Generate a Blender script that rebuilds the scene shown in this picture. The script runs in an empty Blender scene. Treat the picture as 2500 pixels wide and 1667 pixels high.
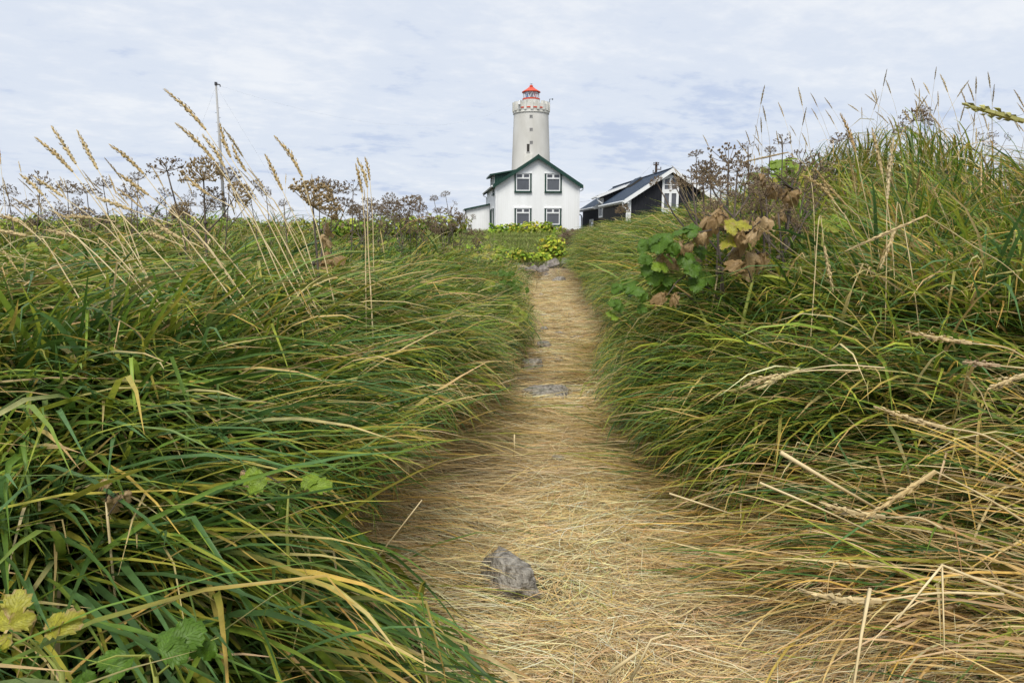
import bpy, math, random
import numpy as np
from mathutils import Vector, Matrix, Quaternion, noise as mnoise

SC = bpy.context.scene
COL = SC.collection
rng = np.random.default_rng(7)
rnd = random.Random(11)
R = math.radians

# ------------------------------------------------------------------ camera
CAM_H = 1.1
PITCH = R(9.0)
F_PX = 1666.7
cam_d = bpy.data.cameras.new('camera')
cam_d.lens = 24.0
cam_d.sensor_width = 36.0
cam_d.clip_start = 0.03
cam_d.clip_end = 6000
cam = bpy.data.objects.new('camera', cam_d)
COL.objects.link(cam)
cam.location = (0, 0, CAM_H)
cam.rotation_euler = (R(90) - PITCH, 0, 0)
SC.camera = cam
CF = Vector((0, math.cos(PITCH), -math.sin(PITCH)))
CU = Vector((0, math.sin(PITCH), math.cos(PITCH)))
CX = Vector((1, 0, 0))
CC = Vector((0, 0, CAM_H))

# ------------------------------------------------------------------ world, sun, exposure
SUN_EL, SUN_ROT = R(58), R(192)          # soft sun behind the viewer's left shoulder
world = bpy.data.worlds.new('World')
SC.world = world
world.use_nodes = True
wn, wl = world.node_tree.nodes, world.node_tree.links
wn.clear()
w_out = wn.new('ShaderNodeOutputWorld')
w_bg = wn.new('ShaderNodeBackground')
w_bg.inputs['Strength'].default_value = 0.1
w_sky = wn.new('ShaderNodeTexSky')
w_sky.sky_type = 'NISHITA'
w_sky.sun_disc = False
w_sky.sun_elevation = SUN_EL
w_sky.sun_rotation = SUN_ROT
w_sky.dust_density = 2.0
w_tc = wn.new('ShaderNodeTexCoord')
w_sep = wn.new('ShaderNodeSeparateXYZ')
wl.new(w_tc.outputs['Generated'], w_sep.inputs[0])


def wmath(op, a, b=None, clamp=False):
    n = wn.new('ShaderNodeMath')
    n.operation = op
    n.use_clamp = clamp
    for i, v in enumerate((a, b)):
        if v is None:
            continue
        if isinstance(v, (int, float)):
            n.inputs[i].default_value = v
        else:
            wl.new(v, n.inputs[i])
    return n.outputs[0]


zc = wmath('MAXIMUM', w_sep.outputs[2], 0.0)
zd = wmath('ADD', zc, 0.16)
px_ = wmath('DIVIDE', w_sep.outputs[0], zd)
py_ = wmath('DIVIDE', w_sep.outputs[1], zd)
w_comb = wn.new('ShaderNodeCombineXYZ')
wl.new(px_, w_comb.inputs[0])
wl.new(py_, w_comb.inputs[1])
w_rot = wn.new('ShaderNodeVectorRotate')
w_rot.rotation_type = 'Z_AXIS'
w_rot.inputs['Angle'].default_value = R(-24)
wl.new(w_comb.outputs[0], w_rot.inputs['Vector'])


def wnoise(scale, detail, rough, stretch, dist=0.0):
    m = wn.new('ShaderNodeMapping')
    m.inputs['Scale'].default_value = stretch
    wl.new(w_rot.outputs[0], m.inputs[0])
    n = wn.new('ShaderNodeTexNoise')
    n.inputs['Scale'].default_value = scale
    n.inputs['Detail'].default_value = detail
    n.inputs['Roughness'].default_value = rough
    n.inputs['Distortion'].default_value = dist
    wl.new(m.outputs[0], n.inputs['Vector'])
    return n.outputs[0]


n_big = wnoise(0.55, 3, 0.5, (1, 1, 1))
n_mid = wnoise(2.3, 5, 0.55, (1.0, 1.3, 1), 0.2)
n_fine = wnoise(9.0, 4, 0.6, (1.0, 1.25, 1), 0.15)
mixv = wmath('ADD', wmath('MULTIPLY', n_big, 0.62),
             wmath('ADD', wmath('MULTIPLY', n_mid, 0.40), wmath('MULTIPLY', n_fine, 0.26)))
w_ramp = wn.new('ShaderNodeValToRGB')
w_ramp.color_ramp.interpolation = 'EASE'
els = w_ramp.color_ramp.elements
els[0].position = 0.48
els[0].color = (0.55, 0.635, 0.815, 1)
els[1].position = 0.79
els[1].color = (0.86, 0.89, 0.94, 1)
e = els.new(0.60)
e.color = (0.72, 0.78, 0.885, 1)
wl.new(mixv, w_ramp.inputs[0])
w_scale = wn.new('ShaderNodeVectorMath')
w_scale.operation = 'SCALE'
w_scale.inputs['Scale'].default_value = 9.5
wl.new(w_ramp.outputs[0], w_scale.inputs[0])
w_mix = wn.new('ShaderNodeMixRGB')
w_mix.inputs[0].default_value = 0.93       # cloud cover over the clear sky
wl.new(w_sky.outputs[0], w_mix.inputs[1])
wl.new(w_scale.outputs[0], w_mix.inputs[2])
wl.new(w_mix.outputs[0], w_bg.inputs['Color'])
wl.new(w_bg.outputs[0], w_out.inputs[0])

sun_d = bpy.data.lights.new('sun', 'SUN')
sun_d.energy = 3.4
sun_d.angle = R(26)
sun_d.color = (1.0, 0.96, 0.9)
sun = bpy.data.objects.new('sun', sun_d)
COL.objects.link(sun)
sdir = Vector((math.sin(SUN_ROT) * math.cos(SUN_EL), math.cos(SUN_ROT) * math.cos(SUN_EL), math.sin(SUN_EL)))
sun.rotation_euler = sdir.to_track_quat('Z', 'Y').to_euler()

SC.view_settings.view_transform = 'Standard'
SC.view_settings.look = 'None'
SC.view_settings.exposure = 0.14
SC.view_settings.gamma = 1.0
SC.view_settings.use_curve_mapping = False
SC.render.engine = 'CYCLES'
SC.cycles.max_bounces = 5
SC.cycles.diffuse_bounces = 2
SC.cycles.glossy_bounces = 2
SC.cycles.transmission_bounces = 4
SC.cycles.transparent_max_bounces = 8
SC.cycles.use_denoising = True
SC.cycles.denoiser = 'OPENIMAGEDENOISE'
SC.cycles.denoising_input_passes = 'RGB_ALBEDO_NORMAL'
SC.cycles.denoising_prefilter = 'ACCURATE'
SC.cycles.use_adaptive_sampling = True
SC.cycles.adaptive_threshold = 0.02


# ------------------------------------------------------------------ image geometry helpers
def ray(px, py):
    return (CF + CX * ((px - 1250) / F_PX) - CU * ((py - 833.5) / F_PX))


def at(px, py, d):
    """point seen at photograph pixel (px, py) at depth d along the view axis"""
    return CC + ray(px, py) * d


def at_y(px, py, Y):
    r = ray(px, py)
    return CC + r * (Y / r.y)


# ------------------------------------------------------------------ terrain
def sstep(a, b, t):
    t = np.clip((t - a) / (b - a), 0, 1)
    return t * t * (3 - 2 * t)


def wob(x, y, s, k):
    """smooth pseudo-noise, about -1..1"""
    a = np.sin(x * 1.31 * s + 1.7 * k + 1.3 * np.sin(y * 0.83 * s + k))
    b = np.sin(y * 1.57 * s + 2.9 * k + 1.1 * np.sin(x * 1.13 * s + 2.1 * k))
    c = np.sin((x * 0.77 - y * 0.91) * 2.1 * s + 0.6 * k)
    return (a + b + 0.7 * c) / 2.7


def path_x(y):
    return 0.13 + 0.058 * y + 0.05 * np.sin(y * 0.9 + 0.6)


HLY = ([-5, 0, 1, 2, 3, 5, 8, 11, 15, 19, 26, 40, 60], [.24, .26, .32, .48, .64, .56, .72, .80, .78, .70, .55, .3, .2])
HRY = ([-5, 0, 1, 2, 3, 4, 6, 9, 14, 18, 26, 40, 60], [.20, .22, .30, .42, .60, .78, .90, .90, .86, .86, .9, .95, 1.0])
HILL = ([0, 15.6, 16.6, 18, 22, 28, 45, 75, 110, 150, 320, 1500, 4000], [0, 0, .40, .5, .76, .98, 1.12, 1.15, .8, -1, -6, -9, -12])


def G(x, y):
    x = np.asarray(x, float)
    y = np.asarray(y, float)
    u = x - path_x(np.clip(y, -5, 18))
    hill = np.interp(y, *HILL)
    fade = 1 - sstep(14.6, 17.2, y)
    hl = np.interp(y, *HLY)
    hr = np.interp(y, *HRY)
    wl_ = np.interp(y, [0, 1.6, 2.1, 3, 8, 12, 16], [1.15, 1.25, 1.5, 1.5, 1.5, 3.6, 5.0])
    wr_ = np.interp(y, [0, 2, 2.8, 3.6, 5, 9, 16], [2.1, 1.9, 1.5, 1.1, 1.1, 1.1, .8])
    sl = sstep(0.28, wl_, -u)
    sr = sstep(0.30, wr_, u)
    bank_l = hl * sl + 0.10 * sstep(1.5, 4.0, -u) * (y < 30)
    bank_r = hr * sr + 0.06 * sstep(1.5, 4.0, u) * (y < 30)
    mound = 0.76 * np.exp(-(((x - 3.5) / 1.12) ** 2 + ((y - 6.4) / 1.7) ** 2))
    mound = mound + 0.12 * np.exp(-(((x - 5.4) / 1.2) ** 2 + ((y - 7.0) / 2.0) ** 2))
    bank = np.maximum(bank_l + bank_r + mound * sstep(.5, 1.4, u), 0)
    # far from the path the banks melt into the general relief
    side = np.where(x < 0, sstep(6, 15, -x), sstep(18, 40, x))
    far = sstep(17, 24, y)
    hill_s = hill * (1 - side) + np.minimum(hill, 0.35) * side
    z = np.where(y > 24, hill_s, np.maximum(bank * (1 - far), hill_s))
    amp = np.clip(np.abs(u) - .3, 0, 1)
    amp = amp * np.where(y > 30, .3, 1)
    return z + 0.045 * amp * wob(x, y, 2.2, 1) + 0.012 * wob(x, y, 6.5, 3) * np.clip(20 - y, 0, 1)


def Gs(x, y):
    return float(G(x, y))


def ground_hit(px, py, lift=0.0):
    r = ray(px, py)
    t = 0.6
    while t < 80:
        p = CC + r * t
        if p.z <= Gs(p.x, p.y) + lift:
            return p
        t *= 1.006
    return CC + r * 80


# ------------------------------------------------------------------ materials
def new_mat(name):
    m = bpy.data.materials.new(name)
    m.use_nodes = True
    nt = m.node_tree
    nt.nodes.clear()
    out = nt.nodes.new('ShaderNodeOutputMaterial')
    return m, nt, out


def N(nt, kind, **kw):
    n = nt.nodes.new(kind)
    for k, v in kw.items():
        if k in n.inputs:
            n.inputs[k].default_value = v
        else:
            setattr(n, k, v)
    return n


def plain(name, col, rough=0.6, var=0.12, scale=6.0, bump=0.0, spec=0.3, metal=0.0, col2=None, detail=5, stretch=None, bscale=None):
    """principled surface whose colour wanders with noise between col and col2"""
    m, nt, out = new_mat(name)
    p = N(nt, 'ShaderNodeBsdfPrincipled', Roughness=rough, Metallic=metal)
    p.inputs['Specular IOR Level'].default_value = spec
    tc = N(nt, 'ShaderNodeTexCoord')
    vec = tc.outputs['Object']
    if stretch:
        mp = N(nt, 'ShaderNodeMapping')
        mp.inputs['Scale'].default_value = stretch
        nt.links.new(vec, mp.inputs[0])
        vec = mp.outputs[0]
    nz = N(nt, 'ShaderNodeTexNoise', Scale=scale, Detail=detail)
    nt.links.new(vec, nz.inputs['Vector'])
    rp = N(nt, 'ShaderNodeValToRGB')
    c2 = col2 or tuple(min(1, c * (1 + var)) for c in col)
    c1 = col if col2 else tuple(c * (1 - var) for c in col)
    rp.color_ramp.elements[0].position = 0.33
    rp.color_ramp.elements[0].color = (*c1, 1)
    rp.color_ramp.elements[1].position = 0.67
    rp.color_ramp.elements[1].color = (*c2, 1)
    nt.links.new(nz.outputs[0], rp.inputs[0])
    nt.links.new(rp.outputs[0], p.inputs['Base Color'])
    if bump:
        nb = N(nt, 'ShaderNodeTexNoise', Scale=bscale or scale * 3, Detail=6)
        nt.links.new(vec, nb.inputs['Vector'])
        bp = N(nt, 'ShaderNodeBump', Strength=bump, Distance=0.02)
        nt.links.new(nb.outputs[0], bp.inputs['Height'])
        nt.links.new(bp.outputs[0], p.inputs['Normal'])
    nt.links.new(p.outputs[0], out.inputs[0])
    return m


def foliage_mat(name, rough=0.45, trans=0.28, spec=0.35, attr='Col', veins=False, flat=None):
    m, nt, out = new_mat(name)
    if flat is None:
        a = N(nt, 'ShaderNodeVertexColor', layer_name=attr)
        col = a.outputs[0]
    else:
        rgb = N(nt, 'ShaderNodeRGB')
        rgb.outputs[0].default_value = (*flat, 1)
        col = rgb.outputs[0]
    tc = N(nt, 'ShaderNodeTexCoord')
    nz = N(nt, 'ShaderNodeTexNoise', Scale=38.0 if not veins else 26.0, Detail=3)
    nt.links.new(tc.outputs['Object'], nz.inputs['Vector'])
    mr = N(nt, 'ShaderNodeMapRange')
    mr.inputs['From Min'].default_value = 0.3
    mr.inputs['From Max'].default_value = 0.7
    mr.inputs['To Min'].default_value = 0.80
    mr.inputs['To Max'].default_value = 1.13
    nt.links.new(nz.outputs[0], mr.inputs['Value'])
    mul = N(nt, 'ShaderNodeVectorMath', operation='SCALE')
    nt.links.new(col, mul.inputs[0])
    nt.links.new(mr.outputs[0], mul.inputs['Scale'])
    colv = mul.outputs[0]
    p = N(nt, 'ShaderNodeBsdfPrincipled', Roughness=rough)
    p.inputs['Specular IOR Level'].default_value = spec
    if veins:
        uv = N(nt, 'ShaderNodeUVMap', uv_map='leaf')
        sx = N(nt, 'ShaderNodeSeparateXYZ')
        nt.links.new(uv.outputs[0], sx.inputs[0])
        ab = N(nt, 'ShaderNodeMath', operation='ABSOLUTE')
        nt.links.new(sx.outputs[0], ab.inputs[0])
        m1 = N(nt, 'ShaderNodeMath', operation='MULTIPLY_ADD')
        nt.links.new(ab.outputs[0], m1.inputs[0])
        m1.inputs[1].default_value = -0.55
        nt.links.new(sx.outputs[1], m1.inputs[2])
        m2 = N(nt, 'ShaderNodeMath', operation='MULTIPLY')
        nt.links.new(m1.outputs[0], m2.inputs[0])
        m2.inputs[1].default_value = 38.0
        sn = N(nt, 'ShaderNodeMath', operation='SINE')
        nt.links.new(m2.outputs[0], sn.inputs[0])
        gt = N(nt, 'ShaderNodeMapRange')
        gt.inputs['From Min'].default_value = 0.8
        gt.inputs['From Max'].default_value = 1.0
        nt.links.new(sn.outputs[0], gt.inputs['Value'])
        mid = N(nt, 'ShaderNodeMath', operation='LESS_THAN')
        nt.links.new(ab.outputs[0], mid.inputs[0])
        mid.inputs[1].default_value = 0.05
        mx = N(nt, 'ShaderNodeMath', operation='MAXIMUM')
        nt.links.new(gt.outputs[0], mx.inputs[0])
        nt.links.new(mid.outputs[0], mx.inputs[1])
        vm = N(nt, 'ShaderNodeMixRGB')
        hf = N(nt, 'ShaderNodeMath', operation='MULTIPLY')
        nt.links.new(mx.outputs[0], hf.inputs[0])
        hf.inputs[1].default_value = 0.35
        nt.links.new(hf.outputs[0], vm.inputs[0])
        nt.links.new(colv, vm.inputs[1])
        lg = N(nt, 'ShaderNodeVectorMath', operation='SCALE')
        nt.links.new(colv, lg.inputs[0])
        lg.inputs['Scale'].default_value = 1.7
        nt.links.new(lg.outputs[0], vm.inputs[2])
        colv = vm.outputs[0]
        bp = N(nt, 'ShaderNodeBump', Strength=0.6, Distance=0.004)
        nt.links.new(mx.outputs[0], bp.inputs['Height'])
        nt.links.new(bp.outputs[0], p.inputs['Normal'])
    nt.links.new(colv, p.inputs['Base Color'])
    tr = N(nt, 'ShaderNodeBsdfTranslucent')
    nt.links.new(colv, tr.inputs[0])
    mix = N(nt, 'ShaderNodeMixShader')
    mix.inputs[0].default_value = trans
    nt.links.new(p.outputs[0], mix.inputs[1])
    nt.links.new(tr.outputs[0], mix.inputs[2])
    nt.links.new(mix.outputs[0], out.inputs[0])
    return m


M = {}
M['blade'] = foliage_mat('grass_blade', 0.45, 0.34, 0.3)
M['straw'] = foliage_mat('dry_straw', 0.65, 0.12, 0.2)
M['leaf'] = foliage_mat('broad_leaf', 0.5, 0.30, 0.35, veins=True)
M['ear'] = foliage_mat('ear_husk', 0.65, 0.2, 0.25)
M['deadstem'] = plain('dead_stem', (0.055, 0.045, 0.04), 0.8, col2=(0.16, 0.125, 0.095), scale=14, stretch=(1, 1, .25))
M['umbel'] = plain('dry_umbel', (0.085, 0.062, 0.040), 0.85, col2=(0.24, 0.17, 0.10), scale=30)
M['umbel_tan'] = plain('dry_umbel_tan', (0.15, 0.105, 0.05), 0.85, col2=(0.36, 0.26, 0.13), scale=30)
M['greenstem'] = plain('green_stem', (0.14, 0.19, 0.03), 0.5, col2=(0.28, 0.28, 0.06), scale=12)
M['purple'] = plain('purple_stem', (0.20, 0.085, 0.11), 0.5, col2=(0.28, 0.13, 0.15), scale=20)
M['strawstem'] = plain('straw_stem', (0.46, 0.35, 0.17), 0.55, col2=(0.66, 0.54, 0.31), scale=16)
M['stone'] = plain('basalt_stone', (0.115, 0.103, 0.085), 0.95, col2=(0.40, 0.37, 0.315), scale=42, bump=1.0, bscale=70, detail=10, spec=0.1)
M['lava'] = plain('lava_rock', (0.10, 0.088, 0.078), 0.95, col2=(0.32, 0.285, 0.25), scale=9, bump=1.0, bscale=26, detail=9)
M['white_wall'] = plain('white_steel_cladding', (0.775, 0.785, 0.765), 0.55, col2=(0.86, 0.87, 0.855), scale=1.6, stretch=(1, 1, .12), detail=8)
M['white_paint'] = plain('white_paint', (0.78, 0.79, 0.78), 0.5, var=0.03)
M['green_paint'] = plain('dark_green_paint', (0.011, 0.042, 0.03), 0.45, col2=(0.018, 0.056, 0.042), scale=2)
M['black_wall'] = plain('black_cladding', (0.008, 0.009, 0.012), 0.6, col2=(0.014, 0.015, 0.02), scale=3)
M['slate'] = plain('blue_grey_roof', (0.020, 0.034, 0.058), 0.6, col2=(0.030, 0.047, 0.074), scale=1.6, spec=0.15)
M['glass'] = plain('window_glass', (0.095, 0.10, 0.112), 0.04, var=0.15, scale=0.9, spec=0.6)
M['concrete'] = plain('painted_concrete', (0.50, 0.485, 0.435), 0.8, col2=(0.66, 0.65, 0.605), scale=0.42, bump=0.15, bscale=3, detail=8, stretch=(1, 1, .45))
M['concrete2'] = plain('parapet_concrete', (0.56, 0.55, 0.49), 0.8, col2=(0.70, 0.69, 0.64), scale=0.9, bump=0.15, bscale=4, detail=8)
M['red'] = plain('red_lantern_paint', (0.58, 0.075, 0.035), 0.4, var=0.1, scale=2)
M['blue_panel'] = plain('blue_glass', (0.02, 0.23, 0.58), 0.2, var=0.1)
M['red_panel'] = plain('red_glass', (0.62, 0.10, 0.12), 0.2, var=0.1)
M['dark'] = plain('dark_opening', (0.045, 0.042, 0.036), 0.8, var=0.2)
M['tar'] = plain('dark_timber', (0.045, 0.032, 0.025), 0.85, col2=(0.10, 0.072, 0.055), scale=5, stretch=(1, 1, .1))
M['greypole'] = plain('weathered_pole', (0.26, 0.26, 0.255), 0.8, col2=(0.40, 0.395, 0.38), scale=4, stretch=(1, 1, .08))
M['wire'] = plain('black_wire', (0.05, 0.05, 0.055), 0.6, var=0.1)
M['fence'] = plain('navy_fence', (0.012, 0.018, 0.032), 0.7, var=0.2)
M['ground'] = plain('soil_and_thatch', (0.022, 0.020, 0.010), 0.95, col2=(0.075, 0.065, 0.032), scale=11, bump=0.6, detail=8)
M['pathmat'] = plain('trodden_straw_soil', (0.17, 0.13, 0.08), 0.95, col2=(0.34, 0.265, 0.165), scale=16, bump=0.8, bscale=70, detail=9)
m_, nt_, out_ = new_mat('lantern_glass')
t_ = N(nt_, 'ShaderNodeBsdfTransparent')
g_ = N(nt_, 'ShaderNodeBsdfGlossy', Roughness=0.02)
x_ = N(nt_, 'ShaderNodeMixShader')
x_.inputs[0].default_value = 0.22
nt_.links.new(t_.outputs[0], x_.inputs[1])
nt_.links.new(g_.outputs[0], x_.inputs[2])
nt_.links.new(x_.outputs[0], out_.inputs[0])
M['lantern_glass'] = m_


# ------------------------------------------------------------------ object helpers
def tag(o, label=None, cat=None, group=None, kind=None):
    if label:
        o['label'] = label
    if cat:
        o['category'] = cat
    if group:
        o['group'] = group
    if kind:
        o['kind'] = kind
    return o


def link(name, me, mat=None, parent=None):
    if mat is not None and not me.materials:
        me.materials.append(mat)
    o = bpy.data.objects.new(name, me)
    COL.objects.link(o)
    if parent is not None:
        o.parent = parent
    return o


def empty(name, loc=(0, 0, 0), rz=0.0):
    o = bpy.data.objects.new(name, None)
    COL.objects.link(o)
    o.location = loc
    o.rotation_euler = (0, 0, rz)
    o.empty_display_size = 0.2
    return o


class MB:
    """collects boxes, tubes, prisms, lathes; build() links them as one mesh"""

    def __init__(self):
        self.v, self.f, self.c = [], [], []

    def add(self, vs, fs, col=None):
        n = len(self.v)
        self.v += [tuple(p) for p in vs]
        self.f += [tuple(n + i for i in q) for q in fs]
        if col is not None:
            self.c += [col] * len(vs)
        return self

    def box(self, x0, x1, y0, y1, z0, z1, col=None):
        vs = [(x, y, z) for z in (z0, z1) for y in (y0, y1) for x in (x0, x1)]
        return self.add(vs, [(0, 2, 3, 1), (4, 5, 7, 6), (0, 1, 5, 4), (2, 6, 7, 3), (0, 4, 6, 2), (1, 3, 7, 5)], col)

    def hexa(self, p, col=None):
        return self.add(p, [(0, 2, 3, 1), (4, 5, 7, 6), (0, 1, 5, 4), (2, 6, 7, 3), (0, 4, 6, 2), (1, 3, 7, 5)], col)

    def tube(self, pts, rad, sides=6, col=None, caps=True):
        pts = [Vector(p) for p in pts]
        n = len(pts)
        if isinstance(rad, (int, float)):
            rad = [rad] * n
        vs = []
        prev = None
        for i, p in enumerate(pts):
            d = (pts[min(i + 1, n - 1)] - pts[max(i - 1, 0)])
            d = d.normalized() if d.length > 1e-9 else Vector((0, 0, 1))
            if prev is None:
                a = d.cross(Vector((0, 0, 1)))
                if a.length < 0.05:
                    a = d.cross(Vector((0, 1, 0)))
                a.normalize()
            else:
                a = prev - d * prev.dot(d)
                a.normalize()
            prev = a
            b = d.cross(a)
            for k in range(sides):
                t = 2 * math.pi * k / sides
                vs.append(p + (a * math.cos(t) + b * math.sin(t)) * rad[i])
        fs = []
        for i in range(n - 1):
            for k in range(sides):
                k2 = (k + 1) % sides
                fs.append((i * sides + k, i * sides + k2, (i + 1) * sides + k2, (i + 1) * sides + k))
        if caps:
            fs.append(tuple(range(sides))[::-1])
            fs.append(tuple((n - 1) * sides + k for k in range(sides)))
        return self.add(vs, fs, col)

    def lathe(self, prof, sides=48, cx=0, cy=0, a0=0.0, a1=None, closed=True, col=None):
        vs, fs = [], []
        full = a1 is None
        a1 = 2 * math.pi if full else a1
        m = sides if full else sides + 1
        for (r, z) in prof:
            for k in range(m):
                t = a0 + (a1 - a0) * k / sides
                vs.append((cx + r * math.cos(t), cy + r * math.sin(t), z))
        for i in range(len(prof) - 1):
            for k in range(sides):
                k2 = (k + 1) % m if full else k + 1
                fs.append((i * m + k, i * m + k2, (i + 1) * m + k2, (i + 1) * m + k))
        return self.add(vs, fs, col)

    def mesh(self, name, smooth=False):
        me = bpy.data.meshes.new(name)
        me.from_pydata(self.v, [], self.f)
        if self.c:
            ca = me.color_attributes.new('Col', 'FLOAT_COLOR', 'POINT')
            ca.data.foreach_set('color', np.array([(*c[:3], 1) for c in self.c], np.float32).ravel())
        if smooth:
            me.polygons.foreach_set('use_smooth', [True] * len(me.polygons))
        me.update()
        return me

    def build(self, name, mat, parent=None, smooth=False):
        return link(name, self.mesh(name, smooth), mat, parent)


def np_mesh(name, verts, quads, cols=None, smooth=False):
    me = bpy.data.meshes.new(name)
    nv, nf = len(verts), len(quads)
    k = quads.shape[1]
    me.vertices.add(nv)
    me.vertices.foreach_set('co', verts.astype(np.float32).ravel())
    me.loops.add(nf * k)
    me.loops.foreach_set('vertex_index', quads.astype(np.int32).ravel())
    me.polygons.add(nf)
    me.polygons.foreach_set('loop_start', np.arange(0, nf * k, k, dtype=np.int32))
    me.polygons.foreach_set('loop_total', np.full(nf, k, np.int32))
    if smooth:
        me.polygons.foreach_set('use_smooth', np.ones(nf, bool))
    me.update(calc_edges=True)
    if cols is not None:
        ca = me.color_attributes.new('Col', 'FLOAT_COLOR', 'POINT')
        c4 = np.ones((nv, 4), np.float32)
        c4[:, :3] = cols
        ca.data.foreach_set('color', c4.ravel())
    return me


# ------------------------------------------------------------------ ground sheet and path
def axis(segs):
    out = []
    for a, b, s in segs:
        out += list(np.arange(a, b, s))
    out.append(segs[-1][1])
    return np.array(out)


gx = axis([(-3000, -300, 300), (-300, -60, 30), (-60, -16, 4), (-16, -6, .6), (-6, -3, .2), (-3, 5.4, .09), (5.4, 9, .25), (9, 24, .8), (24, 60, 4), (60, 300, 30), (300, 3000, 300)])
gy = axis([(-40, -4, 4), (-4, 0, .4), (0, 9, .09), (9, 20, .16), (20, 40, .8), (40, 120, 4), (120, 400, 20), (400, 4000, 300)])
XX, YY = np.meshgrid(gx, gy)
ZZ = G(XX, YY) - 0.006
gv = np.stack([XX.ravel(), YY.ravel(), ZZ.ravel()], 1)
ni, nj = len(gy), len(gx)
ii, jj = np.meshgrid(np.arange(ni - 1), np.arange(nj - 1), indexing='ij')
a = (ii * nj + jj).ravel()
gq = np.stack([a, a + 1, a + nj + 1, a + nj], 1)
ground = link('ground', np_mesh('ground', gv, gq, smooth=True), M['ground'])
tag(ground, 'dark soil and thatch under the grass of the whole headland', 'ground', kind='structure')

py = np.arange(-0.6, 16.3, 0.08)
pu = np.linspace(-1, 1, 15)
hw_l = np.interp(py, [-1, 1, 2, 3, 5, 9, 16], [.35, .40, .45, .48, .42, .42, .40])
hw_r = np.interp(py, [-1, 1, 2, 3, 5, 9, 16], [1.2, 1.05, .8, .5, .42, .42, .42])
PX = path_x(py)[:, None] + np.where(pu < 0, pu[None] * hw_l[:, None], pu[None] * hw_r[:, None])
PX = PX + 0.04 * np.sin(py * 5.1)[:, None] * np.abs(pu)[None]
PY = np.repeat(py[:, None], len(pu), 1)
PZ = G(PX, PY) + 0.004 - 0.02 * (np.abs(pu)[None] > .99)
pv = np.stack([PX.ravel(), PY.ravel(), PZ.ravel()], 1)
ni, nj = PX.shape
ii, jj = np.meshgrid(np.arange(ni - 1), np.arange(nj - 1), indexing='ij')
a = (ii * nj + jj).ravel()
path = link('path', np_mesh('path', pv, np.stack([a, a + 1, a + nj + 1, a + nj], 1), smooth=True), M['pathmat'])
tag(path, 'narrow trodden path covered with flattened tan straw', 'path', kind='structure')


# ------------------------------------------------------------------ buildings
def clad(mb, s0, s1, z0, ztop, openings, pitch, depth, put):
    """vertical corrugated cladding between s0..s1, ztop(s); put(s, z, off) -> point; openings (sa, sb, za, zb) are left free"""
    n = max(2, int(round((s1 - s0) / (pitch / 2))))
    ss = [s0 + (s1 - s0) * i / n for i in range(n + 1)]
    for i in range(n):
        a_, b_ = ss[i], ss[i + 1]
        oa, ob = (0, depth) if i % 2 == 0 else (depth, 0)
        mid = (a_ + b_) / 2
        cuts = sorted([(o[2], o[3]) for o in openings if o[0] < mid < o[1]])
        lo = z0
        spans = []
        for c0, c1 in cuts:
            spans.append((lo, c0, False))
            lo = c1
        spans.append((lo, None, True))
        for l_, h_, top in spans:
            ha, hb = (ztop(a_), ztop(b_)) if top else (h_, h_)
            if min(ha, hb) <= l_:
                continue
            mb.add([put(a_, l_, oa), put(b_, l_, ob), put(b_, hb, ob), put(a_, ha, oa)], [(0, 1, 2, 3)])


def obox(mb, put, s0, s1, z0, z1, o0, o1):
    p = [put(s, z, o) for z in (z0, z1) for o in (o0, o1) for s in (s0, s1)]
    mb.hexa(p)


def window(parent, put, s0, s1, z0, z1, trim=None, rows=None, fw=.07, mat_frame='white_paint', label=None, sill=True, toplights=True):
    """casement window set 4 cm proud of the cladding: frame mesh with panes, trim boards and sill below it"""
    fr = MB()
    obox(fr, put, s0, s0 + fw, z0, z1, -.06, .055)
    obox(fr, put, s1 - fw, s1, z0, z1, -.06, .055)
    obox(fr, put, s0 + fw, s1 - fw, z0, z0 + fw, -.06, .055)
    obox(fr, put, s0 + fw, s1 - fw, z1 - fw, z1, -.06, .055)
    zs = z1 - (z1 - z0) * .27
    rects = []
    if toplights:
        sm = (s0 + s1) / 2
        obox(fr, put, s0 + fw, s1 - fw, zs - .05, zs + .05, -.06, .052)
        obox(fr, put, sm - .07, sm + .07, zs + .05, z1 - fw, -.06, .052)
        rects = [(s0 + fw, s1 - fw, z0 + fw, zs - .05), (s0 + fw, sm - .07, zs + .05, z1 - fw), (sm + .07, s1 - fw, zs + .05, z1 - fw)]
    else:
        rects = [(s0 + fw, s1 - fw, z0 + fw, z1 - fw)]
    w = fr.build('window', M[mat_frame], parent)
    if label:
        w['label'] = label
    for (a_, b_, c_, d_) in rects:
        g = MB()
        obox(g, put, a_, b_, c_, d_, -.02, .0)
        g.build('pane', M['glass'], w)
    if trim:
        for sa, sb in ((s0 - .11, s0 - .002), (s1 + .002, s1 + .11)):
            t = MB()
            obox(t, put, sa, sb, z0, z1, -.02, .075)
            t.build('trim_board', M[trim], w)
    if sill:
        t = MB()
        obox(t, put, s0 - .13, s1 + .13, z0 - .13, z0 - .003, -.02, .12)
        t.build('sill', M[trim or mat_frame], w)
        t = MB()
        obox(t, put, s0 - .13, s1 + .13, z1 + .003, z1 + .06, -.02, .10)
        t.build('drip_board', M['white_paint'], w)
    return w


def slab(mb, a_, b_, c_, d_, t):
    """roof slab: four top corners (a,b at the eave, c,d at the ridge) and thickness t straight down"""
    tp = [Vector(p) for p in (a_, b_, c_, d_)]
    bt = [p - Vector((0, 0, t)) for p in tp]
    mb.add(tp + bt, [(0, 1, 2, 3), (7, 6, 5, 4), (0, 4, 5, 1), (1, 5, 6, 2), (2, 6, 7, 3), (3, 7, 4, 0)])


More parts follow.
